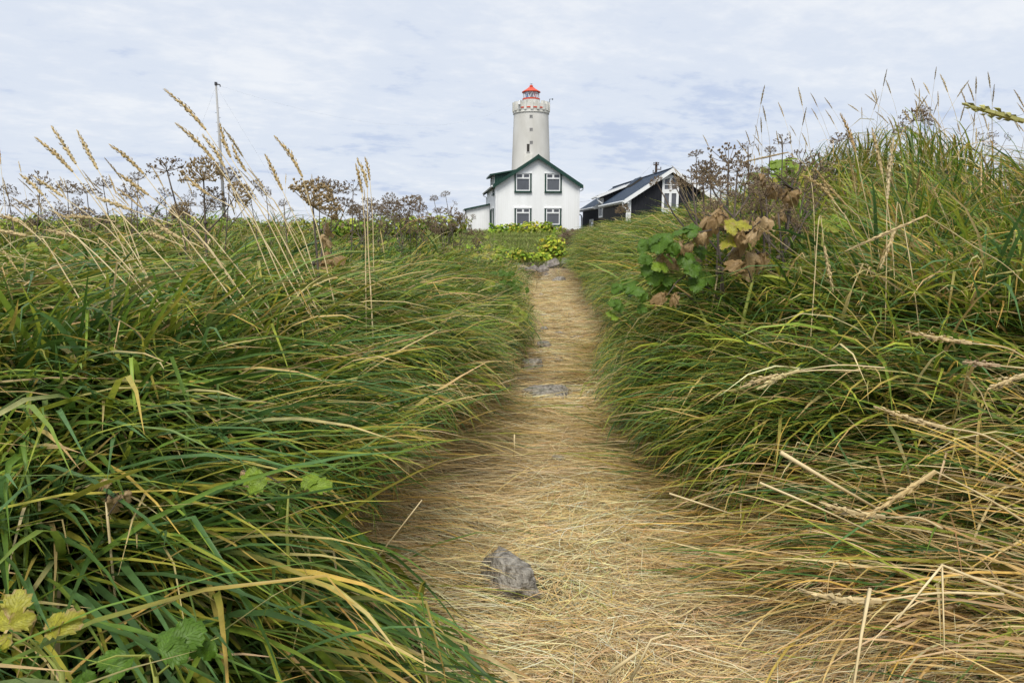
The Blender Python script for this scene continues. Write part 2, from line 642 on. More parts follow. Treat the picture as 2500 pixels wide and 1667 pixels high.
# ---- white house
WY = 52.0
WTH = R(6.3)
base = at_y(1212, 560, WY)
W0 = Vector((base.x, WY, Gs(base.x + 3, WY) - .25))
white = empty('white_house', W0, WTH)
tag(white, 'white corrugated two-storey house with dark green roof edges below the lighthouse', 'house')


def wz(py_, Y=WY):
    return at_y(1300, py_, Y).z - W0.z


W_W, W_L = 6.25, 9.4
z_e = wz(450)          # wall top at the eaves
z_p = wz(383)          # wall top at the gable
slope = (z_p - z_e) / (W_W / 2)
front = lambda s, z, o: (s, -o, z)
leftw = lambda s, z, o: (-o, s, z)
rightw = lambda s, z, o: (W_W + o, s, z)
backw = lambda s, z, o: (s, W_L + o, z)
wins = []
kx = W_W / 198.0
for xa, xb in ((1258.6, 1292.2), (1331, 1364.6)):
    for ya, yb in ((423, 466), (508.6, 548.5)):
        wins.append(((xa - 1212) * kx, (xb - 1212) * kx, wz(yb), wz(ya)))
gable = lambda s: z_e + slope * (W_W / 2 - abs(s - W_W / 2))
b = MB()
clad(b, 0, W_W, 0, gable, wins, .16, .003, front)
b.build('front_wall', M['white_wall'], white)
side_w = [(2.4, 3.5, wz(556), wz(510, WY + 3)), (4.6, 5.6, 0, wz(512, WY + 5)), (1.75, 2.75, wz(473, WY + 2), wz(452, WY + 2))]
b = MB()
clad(b, 0, W_L, 0, lambda s: z_e, side_w, .16, .003, leftw)
b.build('side_wall', M['white_wall'], white)
b = MB()
clad(b, 0, W_L, 0, lambda s: z_e, [], .32, .003, rightw)
b.build('side_wall', M['white_wall'], white)
b = MB()
clad(b, 0, W_W, 0, gable, [], .32, .003, backw)
b.build('rear_wall', M['white_wall'], white)
for k, w_ in enumerate(wins):
    window(white, front, *w_, trim='green_paint', fw=.075)
window(white, leftw, *side_w[0], trim='green_paint', sill=True, toplights=False)
window(white, leftw, *side_w[2], trim='green_paint', sill=True, toplights=False)
d_ = MB()
obox(d_, leftw, side_w[1][0] + .1, side_w[1][1] - .1, 0, side_w[1][3] - .1, -.05, .0)
door = d_.build('door', M['white_paint'], white)
d_ = MB()
for q in ((side_w[1][0], side_w[1][0] + .1, 0, side_w[1][3]), (side_w[1][1] - .1, side_w[1][1], 0, side_w[1][3]), (side_w[1][0] + .1, side_w[1][1] - .1, side_w[1][3] - .1, side_w[1][3])):
    obox(d_, leftw, *q, -.04, .06)
d_.build('door_frame', M['green_paint'], door)
d_ = MB().tube([(-.02, 5.35, 1.05), (-.09, 5.35, 1.05), (-.09, 5.25, 1.05)], .018)
d_.build('handle', M['dark'], door)
b = MB()
obox(b, front, -.07, .10, 0, z_e, .024, .05)
obox(b, leftw, -.02, .10, 0, z_e, .024, .05)
b.build('corner_board', M['white_paint'], white)
b = MB()
obox(b, front, W_W - .10, W_W + .07, 0, z_e, .024, .05)
b.build('corner_board', M['white_paint'], white)
ov, og, rt = .28, .26, .07
dz = rt + .03
for sgn in (-1, 1):
    xe = -ov if sgn < 0 else W_W + ov
    ze = z_e - slope * ov + dz
    zr = z_p + dz
    b = MB()
    slab(b, (xe, -og, ze), (xe, W_L + og, ze), (W_W / 2, W_L + og, zr), (W_W / 2, -og, zr), rt)
    r_ = b.build('roof', M['green_paint'], white)
    b = MB()
    n_ = 24                                    # standing ribs of the corrugated roof sheet
    for i in range(n_ + 1):
        y_ = -og + .03 + (W_L + 2 * og - .06) * i / n_
        b.hexa([(xe, y_ - .025, ze + .002), (xe, y_ + .025, ze + .002), (W_W / 2, y_ - .025, zr + .002), (W_W / 2, y_ + .025, zr + .002),
                (xe, y_ - .025, ze + .035), (xe, y_ + .025, ze + .035), (W_W / 2, y_ - .025, zr + .035), (W_W / 2, y_ + .025, zr + .035)])
    b.build('roof_rib', M['green_paint'], r_)
    xm = W_W / 2
    for yy in (-og - .05, W_L + og + .001):
        b = MB()
        b.hexa([(xe, yy, ze - .24), (xe, yy + .05, ze - .24), (xm, yy, zr - .22), (xm, yy + .05, zr - .22),
                (xe, yy, ze + .05), (xe, yy + .05, ze + .05), (xm, yy, zr + .07), (xm, yy + .05, zr + .07)])
        b.build('bargeboard', M['green_paint'], r_)
    b = MB()
    xo = xe + (-.06 if sgn < 0 else .06)
    b.tube([(xo, -og - .02, ze - .07), (xo, W_L + og, ze - .07)], .06, 8)
    gt = b.build('gutter', M['white_paint'], white)
    b = MB()
    xw = -.06 if sgn < 0 else W_W + .06
    yd = -.0 if sgn > 0 else W_L - .25
    b.tube([(xo, yd + .1, ze - .12), (xo, yd + .1, ze - .28), (xw, yd + .1, ze - .42), (xw, yd + .1, .1)], .04, 6)
    b.build('downpipe', M['white_paint'], gt)
b = MB()
b.tube([(W_W / 2, -og - .06, z_p + dz + .03), (W_W / 2, W_L + og, z_p + dz + .03)], .07, 6)
b.build('ridge_cap', M['green_paint'], white)
# wall dormer on the left slope
y0, y1 = 1.5, 5.0
zd0 = wz(424, WY + 1.5)
xd1 = 1.75
zd1 = z_e + slope * xd1 + .12
rz_ = lambda x: z_e + slope * x + .04
dr_top = lambda x: zd0 + (zd1 - zd0) * (x + .0) / xd1 - .09
dm = None
for ys in (y0, y1):
    sgn = -1 if ys == y0 else 1
    b = MB()
    clad(b, 0, xd1 - .15, 0, dr_top, [], .16, .02, lambda s, z, o, ys=ys, sgn=sgn: (s, ys + sgn * o, max(z, rz_(s))))
    dm = b.build('dormer' if dm is None else 'dormer_wall', M['green_paint'], dm or white)
dm = dm.parent if dm.parent is not white else dm
b = MB()
clad(b, y0, y1, z_e - .02, lambda s: dr_top(0), [], .16, .02, lambda s, z, o: (-o - .004, s, z))
b.build('dormer_front', M['white_wall'], dm)
b = MB()
slab(b, (-.36, y0 - .2, zd0 - .05), (-.36, y1 + .2, zd0 - .05), (xd1, y1 + .2, zd1), (xd1, y0 - .2, zd1), .11)
b.build('dormer_roof', M['green_paint'], dm)
window(white, leftw, y0 + .25, y0 + 1.25, z_e + .02, zd0 - .2, trim='green_paint', sill=False, toplights=False)
window(white, leftw, y1 - 1.4, y1 - .4, z_e + .02, zd0 - .2, trim='green_paint', sill=False, toplights=False)
# lean-to annex on the left
ax, ay0, ay1 = -1.95, 6.2, 9.1
za0, za1 = wz(511, WY + 6), wz(499.5, WY + 6)
ah = lambda s: za1 + (za1 - za0) / 1.95 * s
b = MB()
clad(b, ax, -.03, 0, ah, [], .16, .003, lambda s, z, o: (s, ay0 - o, z))
an = b.build('annex', M['white_wall'], white)
b = MB()
clad(b, ay0, ay1, 0, lambda s: ah(ax), [], .16, .003, lambda s, z, o: (ax - o, s, z))
b.build('annex_side_wall', M['white_wall'], an)
b = MB()
slab(b, (ax - .2, ay0 - .18, ah(ax) + .03), (ax - .2, ay1 + .1, ah(ax) + .03), (-.03, ay1 + .1, za1 + .09), (-.03, ay0 - .18, za1 + .09), .13)
b.build('annex_roof', M['green_paint'], an)
b = MB()
obox(b, lambda s, z, o: (ax - o, s, z), ay0 + .5, ay0 + 1.3, .1, 2.2, .0, .05)
b.build('annex_door', M['dark'], an)
b = MB().tube([(ax - .26, ay0 - .1, ah(ax) - .1), (ax - .1, ay0 - .1, ah(ax) - .35), (ax - .07, ay0 - .1, .1)], .04, 6)
b.build('downpipe', M['white_paint'], an)

# ---- black house
BY = 42.0
BTH = R(3.4)
base = at_y(1533, 540, BY)
B0 = Vector((base.x, BY, Gs(base.x + 2, BY) - .3))
black = empty('black_house', B0, BTH)
tag(black, 'low black house with blue grey roof and white bargeboards half hidden by grass', 'house')


def bz(py_, Y=BY):
    return at_y(1600, py_, Y).z - B0.z


B_W, B_L = 5.15, 17.0
ovb = .32
zr_ = bz(411) - .02
ze_ = bz(489.5)
sb = (zr_ - ze_) / (B_W / 2 + ovb)
roofz = lambda x: ze_ + sb * (x + ovb) if x <= B_W / 2 else ze_ + sb * (B_W + ovb - x)
gb = lambda s: roofz(s) - .16
bfront = lambda s, z, o: (s, -o, z)
bleft = lambda s, z, o: (-o, s, z)
wx0, wx1 = 2.05, 3.03
wzt, wzs = bz(428), bz(437)
op = [(wx0, wx1, .6, wzs - .05), (11.7, 13.4, bz(556, 54), bz(535, 54))]
b = MB()
clad(b, 0, B_W, 0, gb, [op[0]], .20, .02, bfront)
b.build('front_wall', M['black_wall'], black)
dy0, dy1 = 7.8, 9.6
b = MB()
clad(b, 0, B_L, 0, lambda s: roofz(0) - .14, [op[1], (dy0 + .15, dy1 - .15, bz(531, 50), 99)], .20, .02, bleft)
b.build('side_wall', M['black_wall'], black)
b = MB()
clad(b, 0, B_L, 0, lambda s: roofz(0) - .14, [], .4, .02, lambda s, z, o: (B_W + o, s, z))
b.build('side_wall', M['black_wall'], black)
b = MB()
clad(b, 0, B_W, 0, gb, [], .4, .02, lambda s, z, o: (s, B_L + o, z))
b.build('rear_wall', M['black_wall'], black)
for s_ in (-1, 1):
    for (ya, yb) in (((-.3, dy0 - .1), (dy1 + .1, B_L + .25)) if s_ < 0 else ((-.3, B_L + .25),)):
        lo = 0 if ya < 0 else -.0
        b = MB()
        xe = -ovb if s_ < 0 else B_W + ovb
        slab(b, (xe, ya, ze_), (xe, yb, ze_), (B_W / 2, yb, zr_), (B_W / 2, ya, zr_), .08)
        r_ = b.build('roof', M['slate'], black)
        bw = .22
        for yy in ((ya - .04,) if ya < 0 else (ya - .04, yb + .001)):
            xt = B_W / 2 if ya < 0 else -.05
            zt = zr_ if ya < 0 else roofz(-.05)
            b = MB()
            b.hexa([(xe, yy, ze_ - bw), (xe, yy + .04, ze_ - bw), (xt, yy, zt - bw), (xt, yy + .04, zt - bw),
                    (xe, yy, ze_ + .035), (xe, yy + .04, ze_ + .035), (xt, yy, zt + .035), (xt, yy + .04, zt + .035)])
            b.build('bargeboard', M['white_paint'], r_)
        b = MB()
        xo = xe + (-.05 if s_ < 0 else .05)
        b.tube([(xo, ya - .03, ze_ - .07), (xo, yb, ze_ - .07)], .065, 8)
        g_o = b.build('gutter', M['white_paint'], r_)
        b = MB().box(min(xe, xe + .3 * (-s_)), max(xe, xe + .3 * (-s_)), ya, yb, ze_ - .17, ze_ - .10)
        b.build('soffit', M['white_paint'], r_)
# the roof strip above the dormer gap
b = MB()
slab(b, (1.9, dy0 - .1, roofz(1.9)), (1.9, dy1 + .1, roofz(1.9)), (B_W / 2, dy1 + .1, zr_), (B_W / 2, dy0 - .1, zr_), .08)
b.build('roof', M['slate'], black)
b = MB()
b.tube([(B_W / 2, -.32, zr_ + .03), (B_W / 2, B_L + .25, zr_ + .03)], .05, 6)
b.build('ridge_cap', M['slate'], black)
zdf, zdb = bz(479, 50), roofz(1.95) + .12
b = MB()
slab(b, (-.45, dy0 - .22, zdf), (-.45, dy1 + .22, zdf), (1.95, dy1 + .22, zdb), (1.95, dy0 - .22, zdb), .09)
dm = b.build('dormer_roof', M['slate'], black)
for yy in (dy0 - .265, dy1 + .221):
    b = MB()
    b.hexa([(-.45, yy, zdf - .15), (-.45, yy + .04, zdf - .15), (1.95, yy, zdb - .12), (1.95, yy + .04, zdb - .12),
            (-.45, yy, zdf + .03), (-.45, yy + .04, zdf + .03), (1.95, yy, zdb + .03), (1.95, yy + .04, zdb + .03)])
    b.build('bargeboard', M['white_paint'], dm)
b = MB().tube([(-.5, dy0 - .24, zdf - .08), (-.5, dy1 + .24, zdf - .08)], .065, 8)
b.build('gutter', M['white_paint'], dm)
b = MB().tube([(-.5, dy0 - .1, zdf - .12), (-.46, dy0 - .1, zdf - .3), (-.12, dy0 - .1, zdf - .55), (-.12, dy0 - .1, ze_ - .1)], .05, 6)
b.build('downpipe', M['white_paint'], dm)
for ys, sg in ((dy0, -1), (dy1, 1)):
    b = MB()
    clad(b, 0, 1.8, 0, lambda s: zdf + (zdb - zdf) * (s + .45) / 2.4 - .1, [], .2, .02, lambda s, z, o, ys=ys, sg=sg: (s, ys + sg * o, max(z, roofz(s) - .05)))
    b.build('dormer_wall', M['black_wall'], dm)
window(black, bleft, dy0 + .15, dy1 - .15, bz(531, 50), zdf - .12, sill=False, toplights=False, fw=.12)
window(black, bleft, 11.7, 13.4, bz(556, 54), bz(535, 54), sill=False, toplights=True, fw=.12)
# gable window with a pointed head
fr = MB()
xm = (wx0 + wx1) / 2
q0 = .6
sillz, railz, rail2 = bz(462), bz(472), bz(498)
for (a_, b2, c_, d2) in ((wx0 - .02, wx0 + .12, q0, wzs), (wx1 - .12, wx1 + .02, q0, wzs), (xm - .075, xm + .075, q0, wzt - .12),
                         (wx0 + .12, wx1 - .12, railz, sillz), (wx0 + .12, wx1 - .12, q0, rail2 - .25), (wx0 + .12, wx1 - .12, bz(451.8), bz(450.2))):
    obox(fr, bfront, a_, b2, c_, d2, -.05, .06 if c_ != q0 else .064)
for sg in (-1, 1):
    xo = xm + sg * (wx1 - xm + .05)
    fr.hexa([(xo, -.07, wzs - .09), (xo, .03, wzs - .09), (xm, -.07, wzt - .13), (xm, .03, wzt - .13),
             (xo, -.07, wzs + .05), (xo, .03, wzs + .05), (xm, -.07, wzt + .05), (xm, .03, wzt + .05)])
gw = fr.build('window', M['white_paint'], black)
gw['label'] = 'pointed white gable window'
for sg in (-1, 1):
    xa, xb = (wx0 + .12, xm - .075) if sg < 0 else (xm + .075, wx1 - .12)
    hz = lambda x: wzt - (wzt - wzs) * abs(x - xm) / (wx1 - xm) - .06
    for (za, zb, zt2) in ((sillz, bz(451.8), None), (bz(450.2), None, True), (rail2 - .25, railz, None)):
        g = MB()
        ha, hb2 = (hz(xa), hz(xb)) if zt2 else (zb, zb)
        g.add([(xa, -.01, za), (xb, -.01, za), (xb, -.01, hb2), (xa, -.01, ha), (xa, .02, za), (xb, .02, za), (xb, .02, hb2), (xa, .02, ha)],
              [(0, 1, 2, 3), (7, 6, 5, 4), (0, 4, 5, 1), (1, 5, 6, 2), (2, 6, 7, 3), (3, 7, 4, 0)])
        g.build('pane', M['glass'], gw)
b = MB()
obox(b, bfront, -.02, .16, 0, gb(.1) - .02, .022, .05)
obox(b, bleft, -.05, .14, 0, gb(0) - .05, .022, .05)
b.build('corner_board', M['white_paint'], black)
b = MB().tube([(-.37, -.15, ze_ - .1), (-.37, -.15, ze_ - .32), (-.28, -.15, ze_ - .45), (-.13, -.15, ze_ - .52), (-.12, -.15, ze_ - .7), (-.12, -.15, .1)], .055, 8)
b.build('downpipe', M['white_paint'], black)
b = MB().tube([(-.37, B_L, ze_ - .1), (-.33, B_L, ze_ - .35), (-.1, B_L, ze_ - .5), (-.1, B_L, .1)], .055, 8)
b.build('downpipe', M['white_paint'], black)
sx0, sx1, sy0, sy1 = 1.55, 2.35, 6.2, 8.2
b = MB().hexa([(sx0, sy0, roofz(sx0)), (sx0, sy1, roofz(sx0)), (sx1, sy0, roofz(sx1)), (sx1, sy1, roofz(sx1)),
               (sx0, sy0, roofz(sx0) + .13), (sx0, sy1, roofz(sx0) + .13), (sx1, sy0, roofz(sx1) + .16), (sx1, sy1, roofz(sx1) + .16)])
sk = b.build('skylight', M['dark'], black)
b = MB().hexa([(sx0 + .06, sy0 + .06, roofz(sx0) + .145), (sx0 + .06, sy1 - .06, roofz(sx0) + .145), (sx1 - .06, sy0 + .06, roofz(sx1) + .125), (sx1 - .06, sy1 - .06, roofz(sx1) + .125),
               (sx0 + .06, sy0 + .06, roofz(sx0) + .19), (sx0 + .06, sy1 - .06, roofz(sx0) + .19), (sx1 - .06, sy0 + .06, roofz(sx1) + .19), (sx1 - .06, sy1 - .06, roofz(sx1) + .19)])
b.build('pane', M['slate'], sk)

# ---- lighthouse
LY = 100.0
lc = at_y(1295.5, 560, LY)
LZ0 = Gs(lc.x, LY) - .3
light = empty('lighthouse', (lc.x, LY, LZ0))
tag(light, 'round grey white lighthouse tower with red lantern roof rising behind the white house', 'lighthouse')
mpp = LY / F_PX * 1.012


def lz(py_, dy=0.0):
    return at_y(1296, py_, LY + dy).z - LZ0


zn = lz(272.5, -2.5)
rn, rb_ = 40.2 * mpp, 53.0 * mpp
r_at = lambda z: rb_ + (rn - rb_) * (z / zn) ** .85
b = MB().lathe([(r_at(zn * i / 14), zn * i / 14) for i in range(15)], 64)
b.build('tower', M['concrete'], light, smooth=True)
zp1, zp2 = lz(262, -2.6), lz(250, -2.6)
rp = 42.0 * mpp
b = MB().lathe([(rn - .05, zn - .02), (rn + .10, zn), (rn + .12, zn + .10), (rn + .02, zn + .16), (rp - .04, zp1 - .1), (rp - .02, zp1),
                (rp - .02, zp2), (rp - .34, zp2), (rp - .34, zp1 - .2), (.5, zp1 - .2)], 64)
par = b.build('parapet', M['concrete2'], light)
NM = 18
for i in range(NM):
    t = -math.pi / 2 + (i + .03) * 2 * math.pi / NM
    c_, s_ = math.cos(t), math.sin(t)
    b = MB()
    hw = 2.9 * mpp

    def rad(r, w, z):
        return (c_ * r - s_ * w, s_ * r + c_ * w, z)
    ro, ri = rp + .10, rp - .36
    zt = lz(244, -2.6)
    b.hexa([rad(ri, -hw, zp1 - .15), rad(ri, hw, zp1 - .15), rad(ro, -hw, zp1 - .22), rad(ro, hw, zp1 - .22),
            rad(ri, -hw, zt + .06), rad(ri, hw, zt + .06), rad(ro, -hw, zt), rad(ro, hw, zt)])
    b.hexa([rad(rn + .05, -hw * .8, zn + .28), rad(rn + .05, hw * .8, zn + .28), rad(rn + .2, -hw * .8, zn + .34), rad(rn + .2, hw * .8, zn + .34),
            rad(ri, -hw, zp1 - .16), rad(ri, hw, zp1 - .16), rad(ro, -hw, zp1 - .225), rad(ro, hw, zp1 - .225)])
    b.build('merlon', M['concrete2'], par)
for i in (-1, 0, 1, 2):
    t = -math.pi / 2 + (i - .47) * 2 * math.pi / NM
    b = MB().lathe([(rp - .015, lz(262.4, -2.6)), (rp + .012, lz(262.4, -2.6)), (rp + .012, lz(259.4, -2.6)), (rp - .015, lz(259.4, -2.6))], 4, a0=t - .105, a1=t + .105)
    b.build('scupper', M['red'], par)
# lantern
rl = 18.0 * mpp
zg0, zg1 = lz(242.5), lz(226.5)
b = MB().lathe([(rl + .12, zp1 - .2), (rl + .12, zg0), (rl - .02, zg0 + .02)], 40)
lan = b.build('lantern_base', M['concrete2'], light)
b = MB().lathe([(rl + .14, zg0 - .16), (rl + .14, zg0 + .03), (rl - .02, zg0 + .04)], 40)
b.build('lantern_ring', M['red'], lan)
for k in range(10):
    a0 = 2 * math.pi * k / 10 + .1
    b = MB().lathe([(rl, zg0), (rl, zg1)], 4, a0=a0, a1=a0 + 2 * math.pi / 10)
    b.build('pane', M['lantern_glass'], lan)
    b = MB()
    a1 = a0 + 2 * math.pi / 10
    q = lambda a_, z: ((rl + .02) * math.cos(a_), (rl + .02) * math.sin(a_), z)
    am = (a0 + a1) / 2
    b.tube([q(a0, zg0), q(am, zg1)], .03, 5)
    b.tube([q(a1, zg0), q(am, zg1)], .03, 5)
    b.build('glazing_bar', M['white_paint'], lan)
b = MB().lathe([(.02, zg0 - .1), (.36, zg0 - .1), (.36, zg0 + .2), (.26, zg0 + .4), (.26, zg1 - .2), (.02, zg1 - .1)], 20)
b.build('lens', M['white_paint'], lan)
for nm, mt, a0, a1 in (('blue_panel', 'blue_panel', -math.pi * .86, -math.pi * .66), ('red_panel', 'red_panel', -math.pi * .36, -math.pi * .22)):
    b = MB().lathe([(rl - .18, zg0 + .05), (rl - .18, zg1 - .05), (rl - .2, zg1 - .05), (rl - .2, zg0 + .05), (rl - .18, zg0 + .05)], 6, a0=a0, a1=a1)
    b.build(nm, M[mt], lan)
re_ = 21.2 * mpp
zt = lz(215)
b = MB().lathe([(rl - .02, zg1 - .02), (re_, zg1 - .03), (re_ + .02, zg1 + .06), (re_ * .82, zg1 + .22), (re_ * .5, zg1 + .47), (re_ * .26, zg1 + .72), (.16, zt - .05), (.14, zt + .05),
                (.24, zt + .14), (.25, zt + .26), (.14, zt + .36), (.02, zt + .40)], 40)
dome = b.build('dome', M['red'], light, smooth=True)
b = MB().tube([(0, 0, zt + .38), (0, 0, lz(204))], .03, 5)
b.tube([(-.2, 0, lz(205.5)), (.22, 0, lz(205.5))], .02, 5)
b.tube([(-.16, 0, lz(208.5)), (.16, 0, lz(208.5))], .045, 5)
b.build('wind_vane', M['wire'], dome)
for i, yp in enumerate((284.5, 316.5, 348.5)):
    zc_ = lz(yp, -2.5)
    rr = r_at(zc_)
    xo = -1.0 * mpp + (.2 * mpp * i)
    s = 3.6 * mpp
    yb = -math.sqrt(rr * rr - xo * xo)
    b = MB().box(xo - s, xo + s, yb - .005, yb + .3, zc_ - s, zc_ + s)
    wo = b.build('window', M['dark'], light)
    b = MB()
    t_w = .07
    b.box(xo - s, xo - s + t_w, yb - .03, yb - .006, zc_ - s, zc_ + s)
    b.box(xo + s - t_w, xo + s, yb - .03, yb - .006, zc_ - s, zc_ + s)
    b.box(xo - t_w * .6, xo + t_w * .6, yb - .03, yb - .006, zc_ - s, zc_ + s)
    for zz in (zc_ - s, zc_ - t_w / 2, zc_ + s - t_w):
        b.box(xo - s + t_w, xo - t_w * .6, yb - .03, yb - .006, zz, zz + t_w)
        b.box(xo + t_w * .6, xo + s - t_w, yb - .03, yb - .006, zz, zz + t_w)
    b.build('glazing_bar', M['greypole'], wo)
zc_ = lz(362, -2.5)
xo = at_y(1288.5, 362, LY).x - lc.x
yb = -math.sqrt(r_at(zc_) ** 2 - xo ** 2)
b = MB().box(xo - 3.0 * mpp, xo + 3.0 * mpp, yb - .05, yb + .3, lz(372, -2.6), lz(352, -2.6))
vs = b.build('vent_shaft', M['dark'], light)
b = MB().box(xo - 4.2 * mpp, xo + 4.2 * mpp, yb - .14, yb + .2, lz(373.2, -2.6), lz(371.2, -2.6))
b.build('ledge', M['greypole'], vs)
b = MB().hexa([(xo - 9.5 * mpp, yb - 1.6, 0), (xo - 9.5 * mpp, yb + 1.5, 0), (xo + 10 * mpp, yb - 1.6, 0), (xo + 10 * mpp, yb + 1.5, 0),
               (xo - 9 * mpp, yb - .55, lz(376, -3)), (xo - 9 * mpp, yb + 1.0, lz(376, -3)), (xo + 9.5 * mpp, yb - .55, lz(376, -3)), (xo + 9.5 * mpp, yb + 1.0, lz(376, -3))])
b.build('stair_porch', M['concrete2'], light)
b = MB()
cxp, cyp, czp = (1268 - 1295.5) * mpp, -rp - .02 + .6, lz(252, -2)
b.box(cxp - .18, cxp + .12, cyp - .5, cyp - .1, czp - .25, czp + .12)
b.tube([(cxp, cyp - .3, czp + .1), (cxp + .1, cyp - .3, czp + .34), (cxp + .25, cyp + .2, czp + .3)], .05, 6)
b.build('floodlight', M['white_paint'], light)
b = MB()
mx = (1338 - 1295.5) * mpp
b.tube([(mx, -.3, lz(268)), (mx, -.3, lz(243))], .045, 5)
b.tube([(mx, -.3, lz(244)), (mx + .42, -.3, lz(243))], .03, 5)
b.box(mx + .34, mx + .48, -.36, -.24, lz(245.5), lz(242))
b.build('anemometer', M['wire'], light)

# ---- poles, wires, fence
LMY = 40.0
mt_ = at_y(527, 203, LMY)
mx_ = mt_.x
mz0 = Gs(mx_, LMY)
mast = empty('mast', (mx_, LMY, mz0))
tag(mast, 'tall bare grey mast standing alone beyond the left bank', 'mast')
hM = mt_.z - mz0
b = MB().tube([(0, 0, -.4), (0, 0, hM * .5), (0, 0, hM - .1)], [.10, .08, .05], 10)
b.build('pole', M['greypole'], mast, smooth=True)
b = MB().tube([(0, 0, hM - .12), (0, 0, hM + .04)], [.085, .08], 8)
b.tube([(0, 0, hM - .05), (.22, 0, hM - .1), (.24, 0, hM - .2)], .035, 5)
b.build('pole_cap', M['wire'], mast)
for k, (ex, ey) in enumerate(((-4.6, 1.0), (3.2, 6.0), (-3.4, -2.0))):
    h0 = hM - .15 if k != 2 else hM * .62
    b = MB().tube([(0, 0, h0), (ex, ey, Gs(mx_ + ex, LMY + ey) - mz0)], .0022, 4)
    b.build('guy_wire', M['wire'], mast)
b = MB()
for i in range(26):
    z_ = 1.2 + i * .26
    if z_ < hM - .4:
        sg = 1 if i % 2 else -1
        b.tube([(0, 0, z_), (sg * .15, 0, z_)], .01, 4)
b.build('step_iron', M['wire'], mast)

UY = 75.0
up = at_y(1602.5, 396, UY)
uz0 = Gs(up.x, UY)
util = empty('utility_pole', (up.x, UY, uz0))
tag(util, 'dark wooden utility pole with short crossarms behind the black house roof', 'utility pole')
hU = up.z - uz0
b = MB().tube([(0, 0, -.4), (0, 0, hU)], [.15, .125], 10)
b.build('pole', M['tar'], util)
for (xa, xb, zz) in ((-.34, .24, hU - .30), (-.06, .52, hU - .78), (-.4, -.0, hU - 1.1)):
    b = MB().box(xa, xb, -.2, -.12, zz - .05, zz + .05)
    arm = b.build('crossarm', M['tar'], util)
    for xi in ((xa + .06, xb - .05) if zz > hU - .5 else ((xb - .06,) if xb > .3 else (xa + .06,))):
        b = MB().lathe([(.02, zz + .05), (.02, zz + .11), (.06, zz + .12), (.05, zz + .17), (.07, zz + .18), (.045, zz + .25), (.01, zz + .27)], 8, cx=xi, cy=-.16)
        b.build('insulator', M['wire'], arm)


def wire(name, p, q, sag, rad_, label):
    p, q = Vector(p), Vector(q)
    pts = []
    for i in range(25):
        t = i / 24
        v = p.lerp(q, t)
        v.z -= sag * 4 * t * (1 - t)
        pts.append(v)
    o = MB().tube(pts, rad_, 5).build(name, M['wire'])
    tag(o, label, 'wire', 'thin overhead wires')


utop = Vector((up.x, UY - .16, up.z))
wire('overhead_wire', utop + Vector((.2, 0, -.02)), at(2760, 190, 22), 2.2, .006, 'thin wire running from the utility pole to the upper right edge')
wire('overhead_wire', utop + Vector((-.28, 0, -.05)), at_y(1411, 494, 53.5), .9, .006, 'thin wire between the utility pole and the white house')
wire('overhead_wire', (mx_, LMY, mt_.z - .1), (lc.x - 2.5, LY - 1, LZ0 + lz(256)), 2.6, .0015, 'thin wire between the bare mast and the lighthouse parapet')

fz = Gs(7, 62)
fence = empty('board_fence', (5.0, 62, fz))
tag(fence, 'low dark navy board fence between the white and black houses', 'fence')
bm_ = MB().box(-.07, .07, 0, .025, .05, at_y(1420, 557.5, 62).z - fz).mesh('board')
for i in range(17):
    o = link('board', bm_, M['fence'], fence)
    o.location = (i * .155 + .1, 0, .012 * math.sin(i * 2.1))
for i in range(3):
    MB().box(i * 1.25 + .05, i * 1.25 + .15, .03, .13, -.3, 1.35).build('post', M['fence'], fence)
gp = at_y(1150, 548, 49)
gz = Gs(gp.x, 49)
o = MB().box(gp.x - .06, gp.x + .06, 49, 49.12, gz - .3, gp.z).add([(gp.x - .07, 48.99, gp.z), (gp.x + .07, 48.99, gp.z), (gp.x + .07, 49.13, gp.z), (gp.x - .07, 49.13, gp.z), (gp.x, 49.06, gp.z + .06)],
    [(0, 1, 4), (1, 2, 4), (2, 3, 4), (3, 0, 4), (3, 2, 1, 0)]).build('gate_post', M['greypole'])
tag(o, 'grey post standing in front of the low annex of the white house', 'post')


# ------------------------------------------------------------------ stones
STONES = []


def stone(name, px, py_, wpx, asp, hgt, label, mat='stone', group=None, rz=0.0, sink=.35, seed=0, D=None, zlift=0.024):
    p = ground_hit(px, py_) if D is None else at_y(px, py_, D)
    d = (p - CC).dot(CF)
    w = wpx / F_PX * d
    import bmesh
    bm = bmesh.new()
    bmesh.ops.create_icosphere(bm, subdivisions=4, radius=1.0)
    off = Vector((seed * 7.3, seed * 3.1, seed * 1.7))
    rs = random.Random(seed)
    cuts = [Vector((rs.gauss(0, 1), rs.gauss(0, 1), abs(rs.gauss(.3, .8)))).normalized() for _ in range(11)]
    for v in bm.verts:
        c = v.co.copy()
        n1 = mnoise.noise(c * 1.1 + off)
        n2 = mnoise.noise(c * 2.6 + off * 2)
        n3 = mnoise.noise(c * 6.5 + off * 3)
        k = 1 + .30 * n1 + .16 * n2 + .06 * n3
        c = c * k
        for ax_ in cuts:
            t = c.dot(ax_) - .66
            if t > 0:
                c -= ax_ * t * .95
        c *= 1 + .035 * mnoise.noise(c * 9 + off) + .02 * mnoise.noise(c * 19 + off)
        v.co = Vector((c.x * w / 2, c.y * w / 2 * asp, c.z * w / 2 * hgt))
    me = bpy.data.meshes.new(name)
    bm.to_mesh(me)
    bm.free()
    me.polygons.foreach_set('use_smooth', [True] * len(me.polygons))
    o = link(name, me, M[mat])
    zg = Gs(p.x, p.y) if D is None else p.z
    o.location = (p.x, p.y, zg + w / 2 * hgt * (1 - 2 * sink) * .8 + zlift)
    o.rotation_euler = (0, 0, rz)
    tag(o, label, 'stone', group)
    STONES.append((p, w * .42))
    return o


